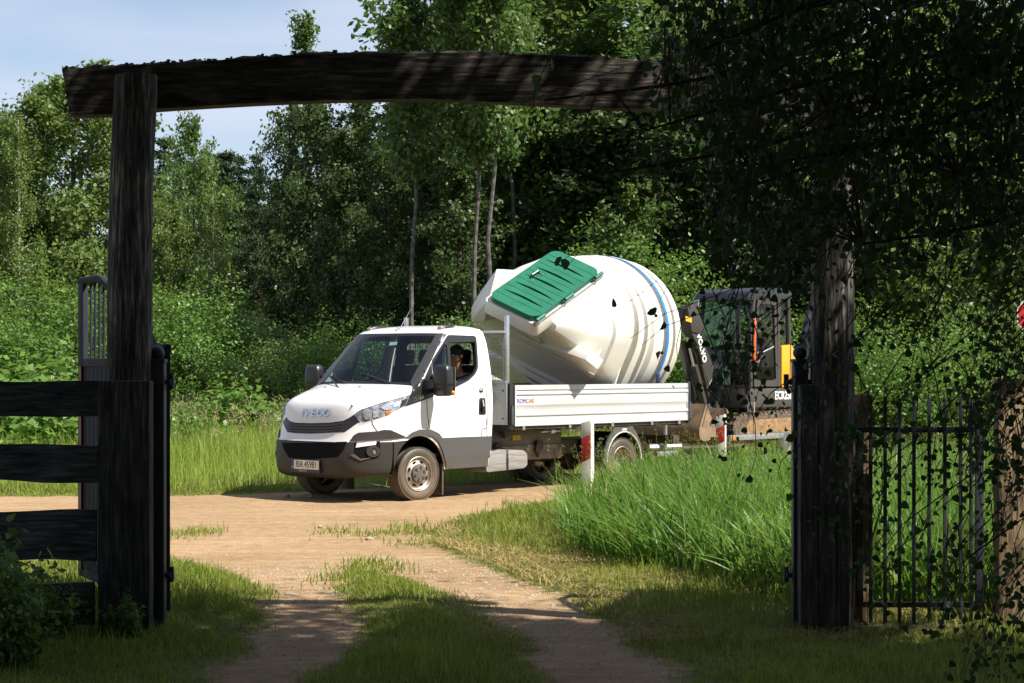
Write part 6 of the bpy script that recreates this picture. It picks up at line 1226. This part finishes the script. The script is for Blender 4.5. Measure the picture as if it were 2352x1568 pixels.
for (a, b, c) in limb_ends:
    e = at(a, b, c) - no_; z0 = min(max(e.z + r.uniform(.2, .9), .8), 5.5); s_ = Vector((.1, .05, z0)); mid = s_.lerp(e, .4) + Vector((r.uniform(-.15, .15), r.uniform(-.2, .2), r.uniform(.1, .4))); q3 = s_.lerp(e, .75) + Vector((r.uniform(-.08, .08), 0, r.uniform(-.02, .22))); P_ = [Vector(p) for p in catm([tuple(s_), tuple(mid), tuple(q3), tuple(e)], 5)]
    o = MB().tube(P_, [.024 - .0013 * i for i in range(len(P_))], 6).build('limb', BARKD, near); segs += [P_[i] for i in range(4, len(P_))]
SG = np.array([tuple(p) for p in segs])
hv = np.array([(0, 0), (.42, .10), (.50, .34), (.30, .72), (0, 1.0), (-.30, .72), (-.50, .34), (-.42, .10)])       # heart-shaped leaf with a drawn-out tip
for si, s_ in enumerate(starts):
    few = si >= len(starts) - NS
    k = np.argmin(((SG - np.array(s_)) ** 2).sum(1)); a = Vector(SG[k]); dl = Vector((r.uniform(-.12, .04), r.uniform(-.08, .08), -r.uniform(.10, .26) * (.35 if few else 1)))
    if few: twigs.tube([s_ - dl + Vector((.3, .02, .10)), s_ + Vector((.05, 0, .04)), s_ + dl], [.002, .0015, .001], 4, False)
    elif (a - s_).length < .32: twigs.tube([a, a.lerp(s_, .6) + Vector((0, 0, .05)), s_, s_ + dl], [.006, .004, .003, .0015], 4, False)
    else:
        up_ = Vector((r.uniform(-.12, .22), r.uniform(-.1, .1), r.uniform(.03, .16))); twigs.tube([s_ - dl * .5 + up_, s_ - dl * .2 + up_ * .35, s_, s_ + dl * .6 + Vector((r.uniform(-.03, .03), 0, 0)), s_ + dl], [.0028, .0024, .002, .0015, .001], 4, False)
    for j in range(1 if few else r.randint(6, 11)):
        t = r.random(); p = s_ + dl * (t * 1.3 - .3) + Vector((r.gauss(0, .05), r.gauss(0, .06), r.gauss(0, .045))); ax = Vector((r.gauss(-.1, .75), r.gauss(0, .75), -.75)).normalized(); side = ax.cross(Vector((r.gauss(0, 1), r.gauss(0, 1), r.gauss(0, .3)))).normalized(); S = r.uniform(.042, .056) if few else (r.uniform(.020, .050) if s_.z > 2.3 else r.uniform(.016, .040))
        fold = ax.cross(side) * S * r.uniform(-.05, .35)
        base = len(LV)
        for u_, v_ in hv: LV.append(tuple(p + side * (u_ * S * .92) + ax * (v_ * S) + fold * (abs(u_) * 2)))
        LQ.append((base, base + 1, base + 2, base + 3)); LQ.append((base, base + 3, base + 4, base + 5)); LQ.append((base, base + 5, base + 6, base + 7))
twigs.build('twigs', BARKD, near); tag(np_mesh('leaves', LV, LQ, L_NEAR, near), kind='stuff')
# upper crown out of view
rn2 = np.random.default_rng(5); n = 15000; C = rn2.normal(0, 1, (n, 3)) * np.array([1.5, 1.7, 1.2]) + np.array([.8, -.6, 6.0]); C = C[(C[:, 2] > 1.75 + .20 * (C[:, 1] + 8.3) + .35) | (C[:, 0] + 3.75 > .30 * (C[:, 1] + 8.3) + .8)]; C = C[(C[:, 1] > -4.5) & (C[:, 2] > 2.2)]; n = len(C)
C = np.concatenate([C, rn2.normal(0, 1, (17000, 3)) * np.array([1.6, .5, .9]) + np.array([-1.5, 1.75, 8.2])])  # extra leaf cluster out of view, added to keep the beam in shade
MB().tube([(.28, 0, 6.6), (-.3, .9, 7.6), (-1.3, 1.7, 8.2)], [.08, .05, .02], 6).build('limb', BARKD, near)
V, Q = cards(C, .055, rn2, .5); tag(np_mesh('upper_and_shade_leaves', V, Q, L_NEAR, near), kind='stuff')

# ------------------------------------------------------------------ yard behind the camera: house and garden trees that throw the foreground into shade
HW = wood_mat('house_board', (.08, .06, .045), (.14, .105, .08), (.20, .16, .12)); HR = mat('house_roof', (.16, .06, .045), (.10, .045, .035), scale=6, rough=.8)
house = empty('house', (8.6, 1.0, 0), 0, 'brown board house beside the yard to the right of the camera', 'house')
MB().prism([(-3.2, 0), (3.2, 0), (3.2, 4.6), (0, 7.6), (-3.2, 4.6)], (0, -7, 0), (1, 0, 0), (0, 0, 1), (0, 1, 0), 14).build('wall', HW, house)
for sg in (-1, 1): MB().prism([(0, 7.62), (sg * 3.75, 4.10), (sg * 3.75, 4.22), (0, 7.78)], (0, -7.5, 0), (1, 0, 0), (0, 0, 1), (0, 1, 0), 15).build('roof', HR, house)
for yy in (-4, 0, 4):
    wn = MB().bx(-3.26, -3.2, yy - .6, yy + .6, 1.2, 2.6).build('window', mat('frame_white', (.7, .7, .68)), house); MB().bx(-3.275, -3.262, yy - .5, yy + .5, 1.3, 2.5).build('pane', mat('pane_dark', (.02, .025, .03), rough=.05), wn)
MB().bx(-3.25, -3.2, -6.4, -5.4, 0, 2.1).build('door', mat('door_brown', (.10, .05, .03)), house)
for i, (kind, x, y, h, w_, lab) in enumerate((('park2', 4.3, 4.2, 12.5, 1.25, 'garden tree by the house corner behind the camera line'), ('park1', 4.8, -1.5, 13, 1.3, 'garden tree by the house wall behind the camera'), ('park2', -1.5, -4.5, 13, 1.4, 'garden tree right behind the camera'), ('park1', -6.4, 2.5, 12, 1.25, 'garden tree at the left of the yard'), ('park2', -8.8, 8.0, 10, 1.1, 'garden tree along the plank fence out of view'), ('park2', .5, 1.6, 13, 1.6, 'tall garden tree arching over the camera'))):
    o = plant_tree(kind, x, y, h, lab, wide=w_, rz=i * 1.3, name='shade_tree', group='garden trees of the yard')
    if i == 5: o.location = (2.2, 1.2, 0)

shade_barn = empty('shade_barn', (-1, -9.5, 0), 0, 'wide dark board building added behind the camera to shut out sky light', 'shade_barn')  # unseen building added to block sky light from behind
MB().prism([(-3.5, 0), (3.5, 0), (3.5, 4.2), (0, 7.5), (-3.5, 4.2)], (-13, 0, 0), (0, 1, 0), (0, 0, 1), (1, 0, 0), 26).build('wall', HW, shade_barn)
for sg in (-1, 1): MB().prism([(0, 7.52), (sg * 4.1, 3.65), (sg * 4.1, 3.78), (0, 7.66)], (-13.5, 0, 0), (0, 1, 0), (0, 0, 1), (1, 0, 0), 27).build('roof', HR, shade_barn)
MB().bx(-2, 2, 3.5, 3.56, 0, 3.4).build('door', MATS['door_brown'], shade_barn)
for i, (kind, x, y, h, w_, lab) in enumerate((('park2', -4.5, -1.0, 12, 1.5, 'added shade tree left of the camera'), ('park1', 7.8, 4.6, 12.0, 1.3, 'added shade tree behind the overhanging tree'), ('park2', -3.6, 5.8, 14.0, 1.2, 'tall added shade tree left of the gateway with its crown out of view'), ('park1', -4.5, 9.4, 13.5, 1.1, 'added shade tree over the plank fence with its crown out of view'), ('park2', 3.3, 5.6, 12.5, 1.1, 'added shade tree beside the overhanging tree with its crown out of view'))):  # further trees out of view, added to cut sky light over the foreground
    o = plant_tree(kind, x, y, h, lab, wide=w_, rz=i * 2.1 + .5, name='shade_tree', group='garden trees of the yard')

for i, (x, y, h, lab) in enumerate(((-3.15, 10.9, .95, 'dark leafy weed at the lower left in front of the plank fence'), (-2.85, 10.6, .62, 'low dark weed at the lower left corner'), (-2.95, 11.75, .42, 'low dark weed at the foot of the plank fence'), (-2.45, 11.85, .30, 'small weed at the foot of the boarded end post'))):
    o = empty('yard_weed', (x, y, 0), i * 1.9, lab, 'weed', 'weeds by the plank fence'); s_ = h / 3.6; o.scale = (s_, s_, s_); link(bpy.data.objects.new('stems', YB[0]), o); link(bpy.data.objects.new('leaves', YB[1]), o)
